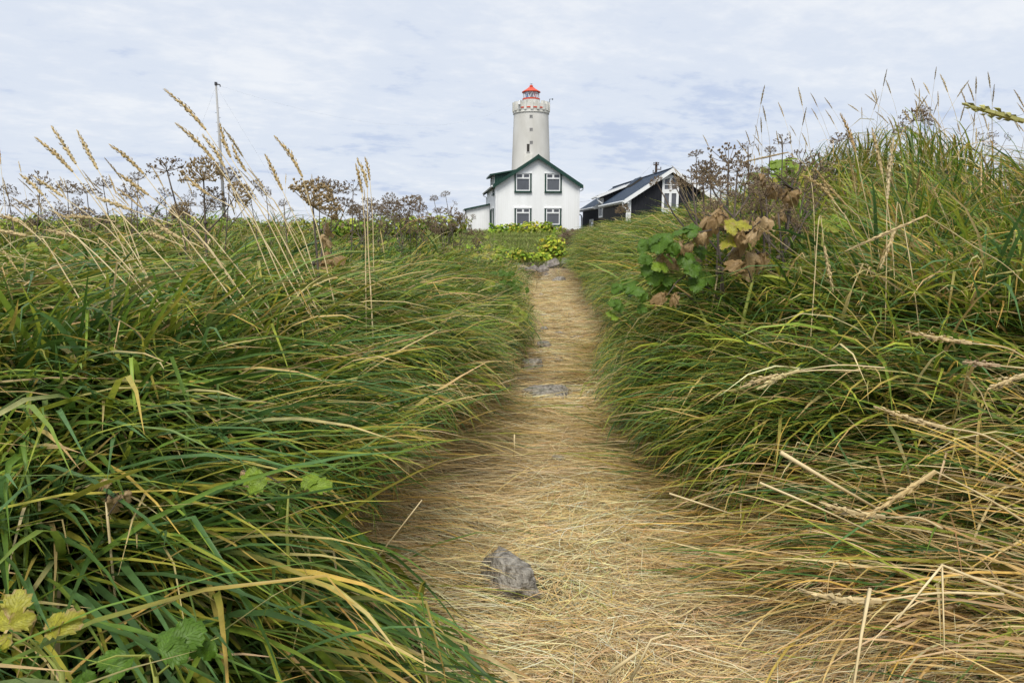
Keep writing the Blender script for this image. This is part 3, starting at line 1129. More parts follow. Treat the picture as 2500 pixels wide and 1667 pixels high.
PS = 'stones bedded in the straw path'
stone('stone', 1245, 1448, 190, .62, .72, 'dark grey speckled stone sticking out of the straw nearest the viewer', group=PS, rz=-.75, seed=1, sink=.19, zlift=.016)
stone('stone', 1327, 972, 150, .8, .24, 'broad flat pale stone slab lying across the middle of the path', group=PS, rz=.1, seed=2, sink=.25)
stone('stone', 1301, 908, 72, .9, .6, 'upright angular stone at the left path edge behind the flat slab', group=PS, seed=3, sink=.2)
stone('stone', 1330, 850, 40, 1, .6, 'mossy rounded stone beside the left grass, second behind the slab', group=PS, seed=4)
stone('stone', 1328, 811, 26, 1, .8, 'small pale rounded stone, farthest upright one on the left path edge', group=PS, seed=5)
stone('stone', 1312, 868, 38, .6, .3, 'thin pale wedge of stone between the upright stone and the mossy one', group=PS, seed=6, rz=.3)
stone('stone', 1362, 886, 26, .8, .22, 'small flat grey stone in the middle of the path behind the slab', group=PS, seed=7)
stone('stone', 1410, 828, 40, .6, .16, 'faint flat grey stone showing through straw in mid path', group=PS, seed=8)
stone('stone', 1364, 818, 24, .6, .25, 'little flat stone just right of the small pale rounded stone', group=PS, seed=9)
stone('stone', 1488, 996, 52, .8, .45, 'grey stone half under the right grass edge, level with the slab', group=PS, seed=10)
stone('stone', 1412, 1001, 34, .7, .15, 'flat grey stone flush with the straw right of the slab', group=PS, seed=11)
stone('stone', 1362, 1130, 46, .7, .13, 'grey stone barely showing in straw in front of the slab', group=PS, seed=12)
stone('stone', 1366, 688, 40, .8, .3, 'flat dark stone where the path ends below the rock step', group=PS, seed=13)
stone('stone', 1323, 775, 22, .7, .2, 'tiny flat grey stone in the far left of the path', group=PS, seed=14)
stone('stone', 1320, 722, 14, .8, .4, 'tiny dark stone on the far end of the path', group=PS, seed=15)
RS = 'lava rocks forming the step at the path end'
stone('rock', 1258, 656, 46, .9, .55, 'leftmost low lava rock of the step at the path end', 'lava', RS, seed=21, D=16.6)
stone('rock', 1274, 660, 40, .9, .55, 'rough lava rock second from the left in the step', 'lava', RS, seed=22, D=16.2)
stone('rock', 1303, 662, 34, .9, .7, 'rounded lava rock in the middle of the step', 'lava', RS, seed=23, D=16.3)
stone('rock', 1327, 664, 38, .9, .6, 'lava rock with an orange lichen spot right of the step middle', 'lava', RS, seed=24, D=16.2)
stone('rock', 1347, 654, 52, .9, .7, 'largest lava rock of the step, below the yellow bush', 'lava', RS, seed=25, D=16.6)
stone('rock', 1381, 646, 30, .9, .95, 'round lava rock at the right end of the step', 'lava', RS, seed=26, D=16.6)
stone('rock', 1333, 681, 34, .9, .6, 'lower mossy lava rock tucked under the step middle', 'lava', RS, seed=27, D=16.0)
stone('rock', 1281, 630, 36, .9, .4, 'flat lava rock lying on the lawn above the step', 'lava', RS, seed=28, D=18.2)
stone('rock', 1250, 636, 26, .9, .4, 'pale flat rock left of the rock on the lawn', 'lava', RS, seed=29, D=17.9)
stone('rock', 1283, 641, 28, .9, .4, 'small pale rock between the lawn and the step', 'lava', RS, seed=30, D=17.2)


# ------------------------------------------------------------------ grass
def blades(name, root, az, el, L, W, droop, c0, c1, c2, segs, mat, fold=False, off=None, roll=.5, keep_cam=.42, stiff=1.0, lift=-.015, group=None, sway=None, tips=None, kink=.08):
    """arching blades as one mesh; c0/c1/c2 colours at root, middle and tip"""
    n = len(root)
    P = np.zeros((n, segs + 1, 3))
    x, y = root[:, 0].copy(), root[:, 1].copy()
    z = G(x, y) + lift
    P[:, 0] = np.stack([x, y, z], 1)
    e = el.copy()
    a_ = az.copy()
    off = np.full(n, .012) if off is None else off
    st = L / segs
    D = np.zeros((n, segs + 1, 3))
    kk = np.where(rng.random(n) < kink, rng.integers(1, max(2, segs - 1), n), -1)
    ka = rng.uniform(.6, 1.9, n)
    for k in range(segs):
        d = np.stack([np.cos(e) * np.cos(a_), np.cos(e) * np.sin(a_), np.sin(e)], 1)
        D[:, k] = d
        x = x + d[:, 0] * st
        y = y + d[:, 1] * st
        z = z + d[:, 2] * st
        g = G(x, y) + off
        hit = z < g
        z = np.where(hit, g, z)
        P[:, k + 1] = np.stack([x, y, z], 1)
        t = (k + 1) / segs
        e = e - droop / segs * (0.5 + t * stiff)
        e = e - np.where(kk == k, ka, 0)
        e = np.maximum(e, -1.45)
        e = np.where(hit, np.maximum(e, -.35), e)
        if sway is not None:
            a_ = a_ + sway / segs
    D[:, 1:] = P[:, 1:] - P[:, :-1]
    D[:, 0] = D[:, 1]
    D /= np.linalg.norm(D, axis=2, keepdims=True) + 1e-9
    ok = (np.linalg.norm(P - np.array([0, 0, CAM_H]), axis=2).min(1) > keep_cam)
    if tips is not None:
        ok &= tips(P)
    P, D, W, c0, c1, c2 = P[ok], D[ok], W[ok], c0[ok], c1[ok], c2[ok]
    n = len(P)
    side = np.stack([D[..., 1], -D[..., 0], np.zeros_like(D[..., 0])], 2)
    side /= np.linalg.norm(side, axis=2, keepdims=True) + 1e-6
    nor = np.cross(side, D)
    ro = rng.normal(0, roll, n)[:, None, None] + np.linspace(0, 1, segs + 1)[None, :, None] * rng.normal(0, roll * .9, n)[:, None, None]
    sd = side * np.cos(ro) + nor * np.sin(ro)
    nn = nor * np.cos(ro) - side * np.sin(ro)
    t = np.linspace(0, 1, segs + 1)
    prof = np.minimum(1, .55 + 1.6 * t) * (1 - t ** 2.6) + .02
    w = (W[:, None] * prof[None])[..., None] / 2
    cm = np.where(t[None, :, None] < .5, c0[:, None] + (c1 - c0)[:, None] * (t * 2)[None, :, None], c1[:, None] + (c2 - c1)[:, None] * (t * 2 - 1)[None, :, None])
    if fold:
        V = np.stack([P - sd * w + nn * w * .35, P, P + sd * w + nn * w * .35], 2)
        m = 3
    else:
        V = np.stack([P - sd * w, P + sd * w], 2)
        m = 2
    C = np.repeat(cm[:, :, None, :], m, 2)
    rows = segs + 1
    base_ = (np.arange(n) * rows * m)[:, None, None]
    k_ = (np.arange(segs) * m)[None, :, None]
    q_ = np.arange(m - 1)[None, None, :]
    i0 = (base_ + k_ + q_).ravel()
    Q = np.stack([i0, i0 + 1, i0 + m + 1, i0 + m], 1)
    me = np_mesh(name, V.reshape(-1, 3), Q, C.reshape(-1, 3), smooth=fold)
    return link(name, me, mat)


PAL = np.array([[.054, .110, .018], [.108, .185, .026], [.185, .262, .034], [.080, .160, .046], [.275, .310, .038], [.130, .190, .046], [.36, .335, .048]])
STRAW = np.array([[.54, .375, .145], [.66, .49, .22], [.70, .56, .30], [.42, .29, .125], [.62, .41, .10]])


def pick(pal, n, p=None, jit=.13):
    c = pal[rng.choice(len(pal), n, p=p)]
    return c * (1 + rng.normal(0, jit, (n, 1))) * (1 + rng.normal(0, .05, (n, 3)))


def tufts(x0, x1, y0, y1, dens, per, sig, cone=True, margin=1.3):
    n = int((x1 - x0) * (y1 - y0) * dens)
    x = rng.uniform(x0, x1, n)
    y = rng.uniform(y0, y1, n)
    if cone:
        ok = (np.abs(x) < .80 * y + margin)
        x, y = x[ok], y[ok]
    k = rng.poisson(per, len(x))
    idx = np.repeat(np.arange(len(x)), k)
    bx = x[idx] + rng.normal(0, sig, len(idx))
    by = y[idx] + rng.normal(0, sig, len(idx))
    return bx, by, idx, len(x), x, y


LIM_L = ([0, .9, 1.4, 1.65, 1.9, 2.1, 2.35, 2.8, 3.3, 3.8, 4.2, 4.6, 5.3, 8, 14, 18], [.1, .12, .2, .26, .48, .68, .84, .74, .60, .50, .44, .38, .32, .33, .45, .45])
LIM_R = ([0, 1, 2, 2.9, 3.5, 4.2, 5.3, 8, 14, 18], [.80, .70, .54, .38, .28, .18, .24, .42, .44, .46])


def foot(P):
    """where the sight line over each blade point meets the path level: keeps the banks from spilling over the path"""
    k = CAM_H / np.maximum(CAM_H - P[..., 2], .12)
    return P[..., 0] * k, P[..., 1] * k


def tips_left(P):
    x, y = foot(P)
    n = len(P)
    ok = (path_x(y.clip(0, 18)) - x > np.interp(y, *LIM_L) + rng.normal(0, .06, n)[:, None]).all(1)
    sx = 1250 + P[..., 0] / np.maximum(P[..., 1], .2) * 1650
    near_ = np.interp(sx, [0, 700, 1000, 1250], [622, 628, 632, 660])
    far_ = np.interp(sx, [0, 600, 800, 1000, 1150, 1250], [548, 552, 566, 585, 610, 640])
    lim = np.where(P[:, :1, 1] < 4.2, near_, far_) + rng.normal(0, 12, n)[:, None] - ((rng.random(n) < .03) * 60)[:, None]
    zmax = CAM_H - P[..., 1] * (lim - 570) / 1650
    return ok & (P[..., 2] < zmax).all(1) & (P[..., 2].max(1) < np.interp(P[:, 0, 1], [0, 2, 3], [.72, .86, 9]))


def tips_right(P):
    x, y = foot(P)
    n = len(P)
    ok = (x - path_x(y.clip(0, 18)) > np.interp(y, *LIM_R) + rng.normal(0, .06, n)[:, None]).all(1)
    sx = 1250 + P[..., 0] / np.maximum(P[..., 1], .2) * 1650
    lim = np.interp(sx, [1350, 1450, 1500, 1560, 1600, 1660, 1700, 1800, 1900, 2000, 2080, 2150, 2230, 2300, 2400, 2500, 2700], [575, 548, 536, 522, 508, 494, 478, 442, 408, 352, 315, 300, 305, 330, 372, 400, 430])
    lim = lim + rng.normal(0, 10, n)[:, None] - ((rng.random(n) < .03) * 45)[:, None]
    zmax = CAM_H - P[..., 1] * (lim - 570) / 1650
    return ok & (P[..., 2] < zmax).all(1)


def bank(name, side, x0, x1, y0, y1, dens, per, sig, segs, fold, Lr, Wr, label, group, wscale=1.0):
    bx, by, idx, nt_, cx_, cy_ = tufts(x0, x1, y0, y1, dens, per, sig)
    u = bx - path_x(by)
    left = side < 0
    edge = np.interp(by, *(LIM_L if left else LIM_R)) + .10
    ok = (-u > edge * .8 + rng.uniform(-.12, .15, len(u))) if left else (u > edge + rng.uniform(-.12, .15, len(u)))
    ok &= ~((by > 15.5) & (np.abs(u) < .75))
    ok &= ~((by > 17) & (bx > -2.6) & (bx < 2.0))
    bx, by, idx, u = bx[ok], by[ok], idx[ok], u[ok]
    n = len(bx)
    au = np.abs(u)
    # direction: laid over towards the path, a bit towards the viewer, swirling from tuft to tuft
    toward = -side
    dyv = np.interp(by, [0, 1.5, 3, 6, 12], [-.75, -.6, -.4, -.45, -.3]) if left else np.interp(by, [0, 1.5, 3, 6, 12], [.05, -.05, -.25, -.3, -.3])
    az0 = np.arctan2(dyv, toward * np.ones(n))
    calm = np.interp(by, [1.4, 2.6], [.5, 1.0]) if left else 1.0
    ta = calm * (rng.normal(0, .45, nt_)[idx] + .5 * wob(bx, by, 1.1, 5))
    rx, ry = bx - cx_[idx], by - cy_[idx]
    rr = np.hypot(rx, ry) + 1e-6
    if left:
        wr = np.interp(by, [1.0, 2.2, 3.2], [.25, .5, 1.0])
    else:
        wr = np.interp(by, [2.0, 3.2], [.12, .95])
    wr = wr * np.interp(au - edge[ok], [.1, .6], [.4, 1])
    az0 = np.arctan2(np.sin(az0 + ta) + wr * ry / rr, np.cos(az0 + ta) + wr * rx / rr)
    ta = 0
    ped = (rng.uniform(-.04, .15, nt_) * (1 + .8 * (cy_ > 5)))[idx] * np.exp(-(rr / (1.6 * sig)) ** 2)
    spread = .27
    az = az0 + ta + rng.normal(0, spread, n)
    if left:
        e_m = np.interp(by, [0, 1, 2, 4, 8, 16], [.42, .5, .68, .95, 1.1, 1.15])
    else:
        flat = sstep(3.1, 1.9, by) if False else 1 - sstep(2.0, 3.4, by)
        e_m = np.interp(by, [0, 2.2, 3.4, 5, 9, 16], [.16, .24, .75, 1.0, 1.1, 1.1]) + .25 * np.clip(au - 1.2, 0, 1)
    e_m = e_m * np.interp(au - edge[ok], [0, .5], [.5, 1.0])
    te = rng.normal(0, .16, nt_)[idx]
    el = np.clip(e_m + te + rng.normal(0, .18, n), .05, 1.45)
    strag = rng.random(n) < .11
    el = np.where(strag, np.clip(el + .45, 0, 1.35), el)
    az = np.where(strag, az + rng.normal(0, 1.0, n), az)
    tl = rng.normal(1, .14, nt_)[idx]
    L = rng.uniform(*Lr, n) * np.clip(tl, .6, 1.4) * (np.interp(by, [5.5, 7.5], [1, 1.45]) if left else 1) * np.interp(au - edge[ok], [0, .4], [.7, 1])
    W = rng.uniform(*Wr, n) * wscale
    droop = np.clip(rng.normal(1.1, .4, n), .25, 2.3) * np.interp(el, [0, .4, 1.2], [.3, .7, 1.25])
    # colours
    tone = rng.normal(0, .18, nt_)[idx] + .25 * wob(bx, by, .8, 8)
    hue = (rng.random(nt_)[idx] * .6 + rng.random(n) * .4) ** (1.25 if left else 1.0)
    ci = np.clip((hue * len(PAL)).astype(int), 0, len(PAL) - 1)
    g = PAL[ci] * (1 + tone[:, None] * .8) * (1 + rng.normal(0, .1, (n, 1)))
    if left:
        ps = np.interp(au - edge[ok], [0, .2, .5, 1.0], [.85, .5, .20, .10])
        ps = ps + .10 * np.clip(wob(bx, by, 1.7, 12), 0, 1)
    else:
        near = 1 - sstep(2.0, 3.2, by)
        ps = near * (np.interp(au, [.6, 1.1, 1.5, 2.1], [.90, .66, .50, .42]) + .36 * (1 - sstep(1.4, 2.2, by))) + (1 - near) * np.interp(au - edge[ok], [0, .2, .5, 1.1], [.85, .45, .20, .16]) + .09 * (by > 4.4)
        ps = ps + .12 * np.clip(wob(bx, by, 1.7, 13), 0, 1)
    st = rng.random(n) < ps
    s = pick(STRAW, n)
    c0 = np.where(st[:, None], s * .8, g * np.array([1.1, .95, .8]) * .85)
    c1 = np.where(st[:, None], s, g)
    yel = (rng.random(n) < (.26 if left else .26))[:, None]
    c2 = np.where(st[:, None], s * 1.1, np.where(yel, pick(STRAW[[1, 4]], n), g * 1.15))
    W = np.where(st, W * .62, W) * np.interp(by, [1.2, 2.6, 6, 12], [1.0, 1.22, 1.1, 1.0])
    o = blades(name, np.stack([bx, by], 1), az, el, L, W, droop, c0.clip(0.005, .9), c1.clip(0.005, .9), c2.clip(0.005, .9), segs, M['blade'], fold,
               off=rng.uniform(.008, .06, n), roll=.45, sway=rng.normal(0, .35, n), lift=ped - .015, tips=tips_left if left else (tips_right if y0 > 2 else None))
    tag(o, label, 'grass', group, 'stuff')
    return o


GG = 'grass of the banks'
bank('grass', -1, -3.6, .4, .22, 4.6, 24, 58, .075, 7, True, (.44, .95), (.0075, .0175), 'long arching green grass in tussocks on the near part of the left bank', GG)
bank('grass', 1, .3, 4.2, .22, 2.5, 40, 24, .06, 6, True, (.36, .75), (.006, .0135), 'flattened green and straw grass at the right foreground', GG)
bank('grass', 1, .3, 5.0, 2.5, 4.8, 19, 54, .075, 6, True, (.42, .84), (.0075, .0165), 'long hanging green grass on the near part of the right bank', GG)
bank('grass', -1, -9.5, .8, 4.6, 10.5, 8, 48, .11, 5, False, (.32, .64), (.009, .017), 'green tussocks on the middle stretch of the left bank', GG)
bank('grass', 1, .5, 10, 4.8, 10.5, 8.5, 50, .11, 5, False, (.34, .68), (.008, .016), 'green grass over the tall mound and middle of the right bank', GG)
bank('grass', -1, -19, 1.2, 10.5, 22, 3.4, 34, .16, 4, False, (.35, .65), (.013, .024), 'distant green grass along the top of the left bank', GG)
bank('grass', 1, 1.0, 20, 10.5, 22, 3.4, 34, .16, 4, False, (.35, .70), (.013, .024), 'distant green grass along the top of the right bank', GG)


n_ = 26000
fy = rng.uniform(.3, 9, n_) ** 1.0
fx = rng.uniform(-1, 1, n_) * (.8 * fy + 1.2)
fu = fx - path_x(fy)
k_ = np.where(fu < 0, -fu > np.interp(fy, *LIM_L) + .05, fu > np.interp(fy, *LIM_R) + .05)
fx, fy = fx[k_], fy[k_]
n_ = len(fx)
mixc = np.where((rng.random(n_) < .45)[:, None], pick(STRAW * .55, n_), pick(PAL * .8, n_)).clip(.01, .8)
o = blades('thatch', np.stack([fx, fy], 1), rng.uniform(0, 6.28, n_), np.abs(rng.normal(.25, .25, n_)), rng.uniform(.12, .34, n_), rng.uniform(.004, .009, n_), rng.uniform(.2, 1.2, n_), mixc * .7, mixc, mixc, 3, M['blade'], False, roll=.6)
tag(o, 'matted low thatch of dead and green blades under the tussocks', 'thatch', None, 'stuff')


def flow_set(name, x_, y_, az, el, L, W, droop, label, tips=None, seg=8, fold=True, dry=0.0):
    n = len(x_)
    hue = rng.random(n) ** 1.2
    g = PAL[np.clip((hue * len(PAL)).astype(int), 0, len(PAL) - 1)] * (1 + rng.normal(0, .16, (n, 1)))
    yel = (rng.random(n) < .14)[:, None]
    c2 = np.where(yel, pick(STRAW[[1, 4]], n), g * 1.15)
    dr = (rng.random(n) < dry)[:, None]
    sc = pick(STRAW, n)
    g, c2 = np.where(dr, sc, g), np.where(dr, sc * 1.05, c2)
    W = np.where(dr[:, 0], W * .6, W)
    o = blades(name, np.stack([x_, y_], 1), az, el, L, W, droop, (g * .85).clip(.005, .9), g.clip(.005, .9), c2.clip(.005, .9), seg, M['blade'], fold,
               off=rng.uniform(.02, .12, n), roll=.35, sway=rng.normal(0, .2, n), tips=tips)
    tag(o, label, 'grass', GG, 'stuff')


n_ = 9000
fx = rng.uniform(-2.0, -.02, n_)
fy = rng.uniform(.35, 2.3, n_)
k_ = (fx < path_x(fy) - .30) & (wob(fx, fy, 3.2, 47) > -.25) & (np.abs(fx) < .8 * fy + 1.1)
fx, fy = fx[k_], fy[k_]
n_ = len(fx)
flow_set('grass', fx, fy, -.62 + rng.normal(0, .2, n_) + .25 * wob(fx, fy, 1.0, 41), np.clip(rng.normal(.52, .16, n_), .15, .95), rng.uniform(.48, 1.0, n_), rng.uniform(.009, .017, n_),
         np.clip(rng.normal(.75, .25, n_), .15, 1.4), 'broad combed green blades sweeping to the lower right in the left foreground', tips=tips_left)
n_ = 13000
fy = rng.uniform(2.3, 8.0, n_)
fu = np.interp(fy, *LIM_L) + .08 + np.abs(rng.normal(0, .42, n_))
fx = path_x(fy) - fu
k_ = wob(fx, fy, 3.4, 51) > -.35
fx, fy, fu = fx[k_], fy[k_], fu[k_]
n_ = len(fx)
flow_set('grass', fx, fy, -.75 + rng.normal(0, .3, n_) + .5 * wob(fx, fy, 2.2, 53), np.clip(rng.normal(1.0, .2, n_), .35, 1.4) * np.interp(fu - np.interp(fy, *LIM_L), [0, .4], [.6, 1]), rng.uniform(.4, .85, n_), rng.uniform(.008, .016, n_),
         np.clip(rng.normal(1.6, .35, n_), .6, 2.6), 'thick clump of green blades draping over the left edge of the path', tips=tips_left, seg=6, fold=False)
n_ = 13000
fy = rng.uniform(2.4, 7.0, n_)
fu = np.interp(fy, *LIM_R) + .08 + np.abs(rng.normal(0, .40, n_))
fx = path_x(fy) + fu
k_ = wob(fx, fy, 3.4, 57) > -.35
fx, fy, fu = fx[k_], fy[k_], fu[k_]
n_ = len(fx)
flow_set('grass', fx, fy, math.pi + .55 + rng.normal(0, .3, n_) + .5 * wob(fx, fy, 2.2, 59), np.clip(rng.normal(.9, .22, n_), .25, 1.4) * np.interp(fu - np.interp(fy, *LIM_R), [0, .4], [.5, 1]), rng.uniform(.38, .8, n_), rng.uniform(.0075, .0155, n_),
         np.clip(rng.normal(1.5, .35, n_), .6, 2.6), 'thick clump of green blades draping over the right edge of the path', tips=tips_right, seg=6, fold=False)
n_ = 2400
fy = .9 + 2.0 * rng.random(n_) ** .4
fx = path_x(fy) + rng.uniform(.95, 2.7, n_)
k_ = (fx < .8 * fy + 1.3) & (wob(fx, fy, 2.6, 61) > -.2)
fx, fy = fx[k_], fy[k_]
n_ = len(fx)
flow_set('grass', fx, fy, math.pi + rng.normal(0, .22, n_) + .3 * wob(fx, fy, 1.3, 63), np.abs(rng.normal(.2, .12, n_)), rng.uniform(.4, .85, n_), rng.uniform(.007, .0145, n_),
         np.clip(rng.normal(.4, .2, n_), .05, 1), 'flat green blades lying towards the path in the right foreground', seg=6, dry=.25)
for sgn, LIM, lab in ((-1, LIM_L, 'dry straw blades combed out over the left path edge'), (1, LIM_R, 'dry straw blades combed out over the right path edge')):
    n_ = 4200
    fy = rng.uniform(1.7, 6.5, n_)
    fu = np.interp(fy, *LIM) + rng.uniform(-.05, .65, n_)
    fx = path_x(fy) + sgn * fu
    k_ = np.ones(n_, bool)
    for sp, rr in STONES:
        k_ &= (np.hypot(fx + .18 * -sgn - sp.x, fy - sp.y) > rr * 1.3 + .16)
    fx, fy = fx[k_], fy[k_]
    n_ = len(fx)
    flow_set('straw', fx, fy, (0 if sgn < 0 else math.pi) + rng.normal(0, .3, n_) + .35 * wob(fx, fy, 2.0, 65), np.abs(rng.normal(.12, .12, n_)), rng.uniform(.22, .55, n_), rng.uniform(.004, .010, n_),
             np.clip(rng.normal(.5, .3, n_), .05, 1.4), lab, seg=4, fold=False, dry=.86)
n_ = 15000
fy = rng.uniform(6.5, 16.3, n_)
fx = path_x(fy) + .50 + np.abs(rng.normal(0, .75, n_))
tl_ = wob(fx, fy, 2.6, 43)
flow_set('grass', fx, fy, math.pi + .45 + rng.normal(0, .3, n_) + .5 * tl_, np.clip(rng.normal(1.05, .18, n_) * np.interp(fx - path_x(fy), [.4, .8], [.7, 1]), .3, 1.4), rng.uniform(.38, .75, n_), rng.uniform(.009, .018, n_),
         np.clip(rng.normal(1.5, .3, n_), .6, 2.4), 'long tussock grass leaning over the far right edge of the path', tips=tips_right, seg=5, fold=False)


def short_grass(name, x0, x1, y0, y1, n, Lr, Wr, pal, label, test=None, lean=0.0):
    bx, by = rng.uniform(x0, x1, n), rng.uniform(y0, y1, n)
    if test is not None:
        ok = test(bx, by)
        bx, by = bx[ok], by[ok]
    n = len(bx)
    az = rng.uniform(0, 2 * math.pi, n)
    g = pal[rng.choice(len(pal), n)] * (1 + .3 * wob(bx, by, .9, 21)[:, None]) * (1 + rng.normal(0, .15, (n, 1)))
    o = blades(name, np.stack([bx, by], 1), az, rng.uniform(.6, 1.4, n), rng.uniform(*Lr, n) * (1 + .35 * wob(bx, by, .7, 23)), rng.uniform(*Wr, n), rng.uniform(.3, 1.4, n),
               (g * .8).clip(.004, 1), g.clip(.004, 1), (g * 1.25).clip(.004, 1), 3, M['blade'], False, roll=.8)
    tag(o, label, 'grass', GG, 'stuff')
    return o


LAWN = np.array([[.15, .22, .03], [.20, .26, .045], [.27, .29, .07], [.31, .30, .10], [.17, .23, .035]])
short_grass('grass', -3.4, 3.2, 16.4, 33, 42000, (.07, .17), (.010, .018), LAWN, 'short dark green lawn on the rise in front of the white house')
short_grass('grass', -14, 16, 30, 50, 16000, (.15, .4), (.02, .035), LAWN, 'rough short grass around the foot of the two houses')
short_grass('grass', -40, -3, 20, 50, 14000, (.15, .45), (.02, .04), LAWN, 'rough far grass beyond the left bank')


def straw_mat():
    n1, n2 = 62000, 24000
    y_ = np.concatenate([.55 + 3.9 * rng.random(n1) ** 1.25, rng.uniform(4.2, 16.2, n2)])
    n = n1 + n2
    hl = np.interp(y_, [-1, 1, 2, 3, 5, 9, 16], [.5, .6, .95, 1.1, 1.0, .7, .62])
    hr = np.interp(y_, [-1, 1, 2, 3, 5, 9, 16], [1.7, 1.5, 1.15, .8, .62, .58, .55])
    v = rng.uniform(-1, 1, n)
    u = np.where(v < 0, v * hl, v * hr)
    x_ = path_x(y_) + u
    # bare grey stretches worn through in the far path
    keep = ~((y_ > 4.2) & (rng.random(n) < .35 * np.clip(wob(x_, y_, 2.4, 31) + .1, 0, 1)))
    keep &= ~(rng.random(n) < .45 * np.clip(wob(x_, y_, 3.3, 39) - .25, 0, 1) * (np.abs(u) < .45))
    for sp, rr in STONES:
        keep &= ~((np.hypot(x_ - sp.x, y_ - sp.y) < rr * 1.2) & (rng.random(n) < .93))
    x_, y_, u = x_[keep], y_[keep], u[keep]
    n = len(x_)
    comb = np.interp(np.abs(u), [0, .25, .6], [.85, .45, .22])
    az = np.where(rng.random(n) < .5, 0, math.pi) + rng.normal(0, 1, n) * comb + .5 * wob(x_, y_, 3.1, 33)
    rndm = rng.random(n) < np.interp(np.abs(u), [0, .3, .7], [.4, .2, .06])
    az = np.where(rndm, rng.uniform(0, 6.28, n), az)
    lump = np.clip(wob(x_, y_, 4.0, 35), 0, 1)
    el = np.abs(rng.normal(.02, .10, n)) + .1 * lump * rng.random(n)
    L = rng.uniform(.07, .30, n)
    L = np.where(rng.random(n) < .25, L * 1.6, L)
    W = rng.uniform(.0012, .0030, n) * np.where(y_ > 4, 1.8, 1.0)
    c = pick(np.array([[.58, .405, .18], [.69, .505, .25], [.74, .58, .32], [.49, .345, .16], [.64, .445, .17], [.76, .64, .41]]), n, jit=.16)
    c *= (1 + .16 * wob(x_, y_, 1.9, 37))[:, None]
    gr = rng.random(n) < .02
    c[gr] = pick(PAL, gr.sum())
    c = c.clip(.01, .72)
    o = blades('straw', np.stack([x_, y_], 1), az, el, L, W, rng.uniform(.1, .6, n), c * .9, c, c * 1.1, 3, M['straw'], False,
               off=rng.uniform(.004, .028, n) + .03 * lump, roll=.6, lift=.012, sway=rng.normal(0, .7, n))
    tag(o, 'flattened tan straw strewn over the trodden path', 'straw', None, 'stuff')
    n = 2600                                         # little green moss tufts by the near stone
    p0 = ground_hit(1245, 1448)
    bx = p0.x + rng.normal(0.02, .085, n)
    by = p0.y + rng.normal(-.03, .07, n)
    g = pick(np.array([[.035, .075, .015], [.06, .11, .02]]), n)
    o = blades('moss', np.stack([bx, by], 1), rng.uniform(0, 6.28, n), rng.uniform(.3, 1.3, n), rng.uniform(.012, .035, n), rng.uniform(.002, .004, n), rng.uniform(0, 1, n), g * .7, g, g * 1.2, 2, M['blade'])
    tag(o, 'dark green moss around the speckled near stone', 'moss', None, 'stuff')


straw_mat()


# ------------------------------------------------------------------ lyme grass stalks with ears
def catmull(pts, n):
    P = [Vector(p) for p in pts]
    P = [P[0] * 2 - P[1]] + P + [P[-1] * 2 - P[-2]]
    out = []
    for i in range(1, len(P) - 2):
        for k in range(n):
            t = k / n
            a_, b_, c_, d_ = P[i - 1], P[i], P[i + 1], P[i + 2]
            out.append(0.5 * ((2 * b_) + (c_ - a_) * t + (2 * a_ - 5 * b_ + 4 * c_ - d_) * t * t + (3 * b_ - a_ - 3 * c_ + d_) * t ** 3))
    out.append(P[-2])
    return out


def ear_mesh(name, pts, width, tint=(.52, .385, .18), seed=0):
    """spike of overlapping pointed spikelets along the polyline pts"""
    r_ = random.Random(seed)
    mb = MB()
    pts = [Vector(p) for p in pts]
    lens = [0]
    for i in range(1, len(pts)):
        lens.append(lens[-1] + (pts[i] - pts[i - 1]).length)
    T = lens[-1]

    def pos(s):
        s = max(0, min(T, s))
        for i in range(1, len(pts)):
            if s <= lens[i] + 1e-9:
                f = (s - lens[i - 1]) / max(1e-9, lens[i] - lens[i - 1])
                return pts[i - 1].lerp(pts[i], f), (pts[i] - pts[i - 1]).normalized()
        return pts[-1], (pts[-1] - pts[-2]).normalized()
    n = max(18, int(T / .0062))
    for i in range(n):
        s = T * i / n * .93
        p, d = pos(s)
        f = i / n
        a0 = d.cross(Vector((.3, .2, 1)))
        a0.normalize()
        b0 = d.cross(a0)
        ang = i * 2.4 + r_.uniform(-.4, .4)
        o = a0 * math.cos(ang) + b0 * math.sin(ang)
        sw = width * (.55 + .9 * f) if f < .5 else width * (1.0 - .62 * (f - .5) / .5)
        ln = r_.uniform(.018, .026) * (T / .2) ** .5
        root = p + o * sw * .12
        tip = root + d * ln + o * sw * r_.uniform(.32, .55)
        mid = root + d * ln * .42 + o * sw * .36
        t1 = d.cross(o).normalized() * sw * .34
        k_c = r_.uniform(.75, 1.2)
        c = tuple(v * k_c for v in tint)
        mb.add([root, mid + t1, mid - t1, mid + o * sw * .2, tip], [(0, 1, 3), (0, 3, 2), (1, 4, 3), (3, 4, 2), (0, 2, 1), (1, 2, 4)], c)
    mb.tube([pts[0], pts[len(pts) // 2], pts[-1]], [width * .26, width * .26, width * .08], 5, tint)
    return mb.mesh(name)


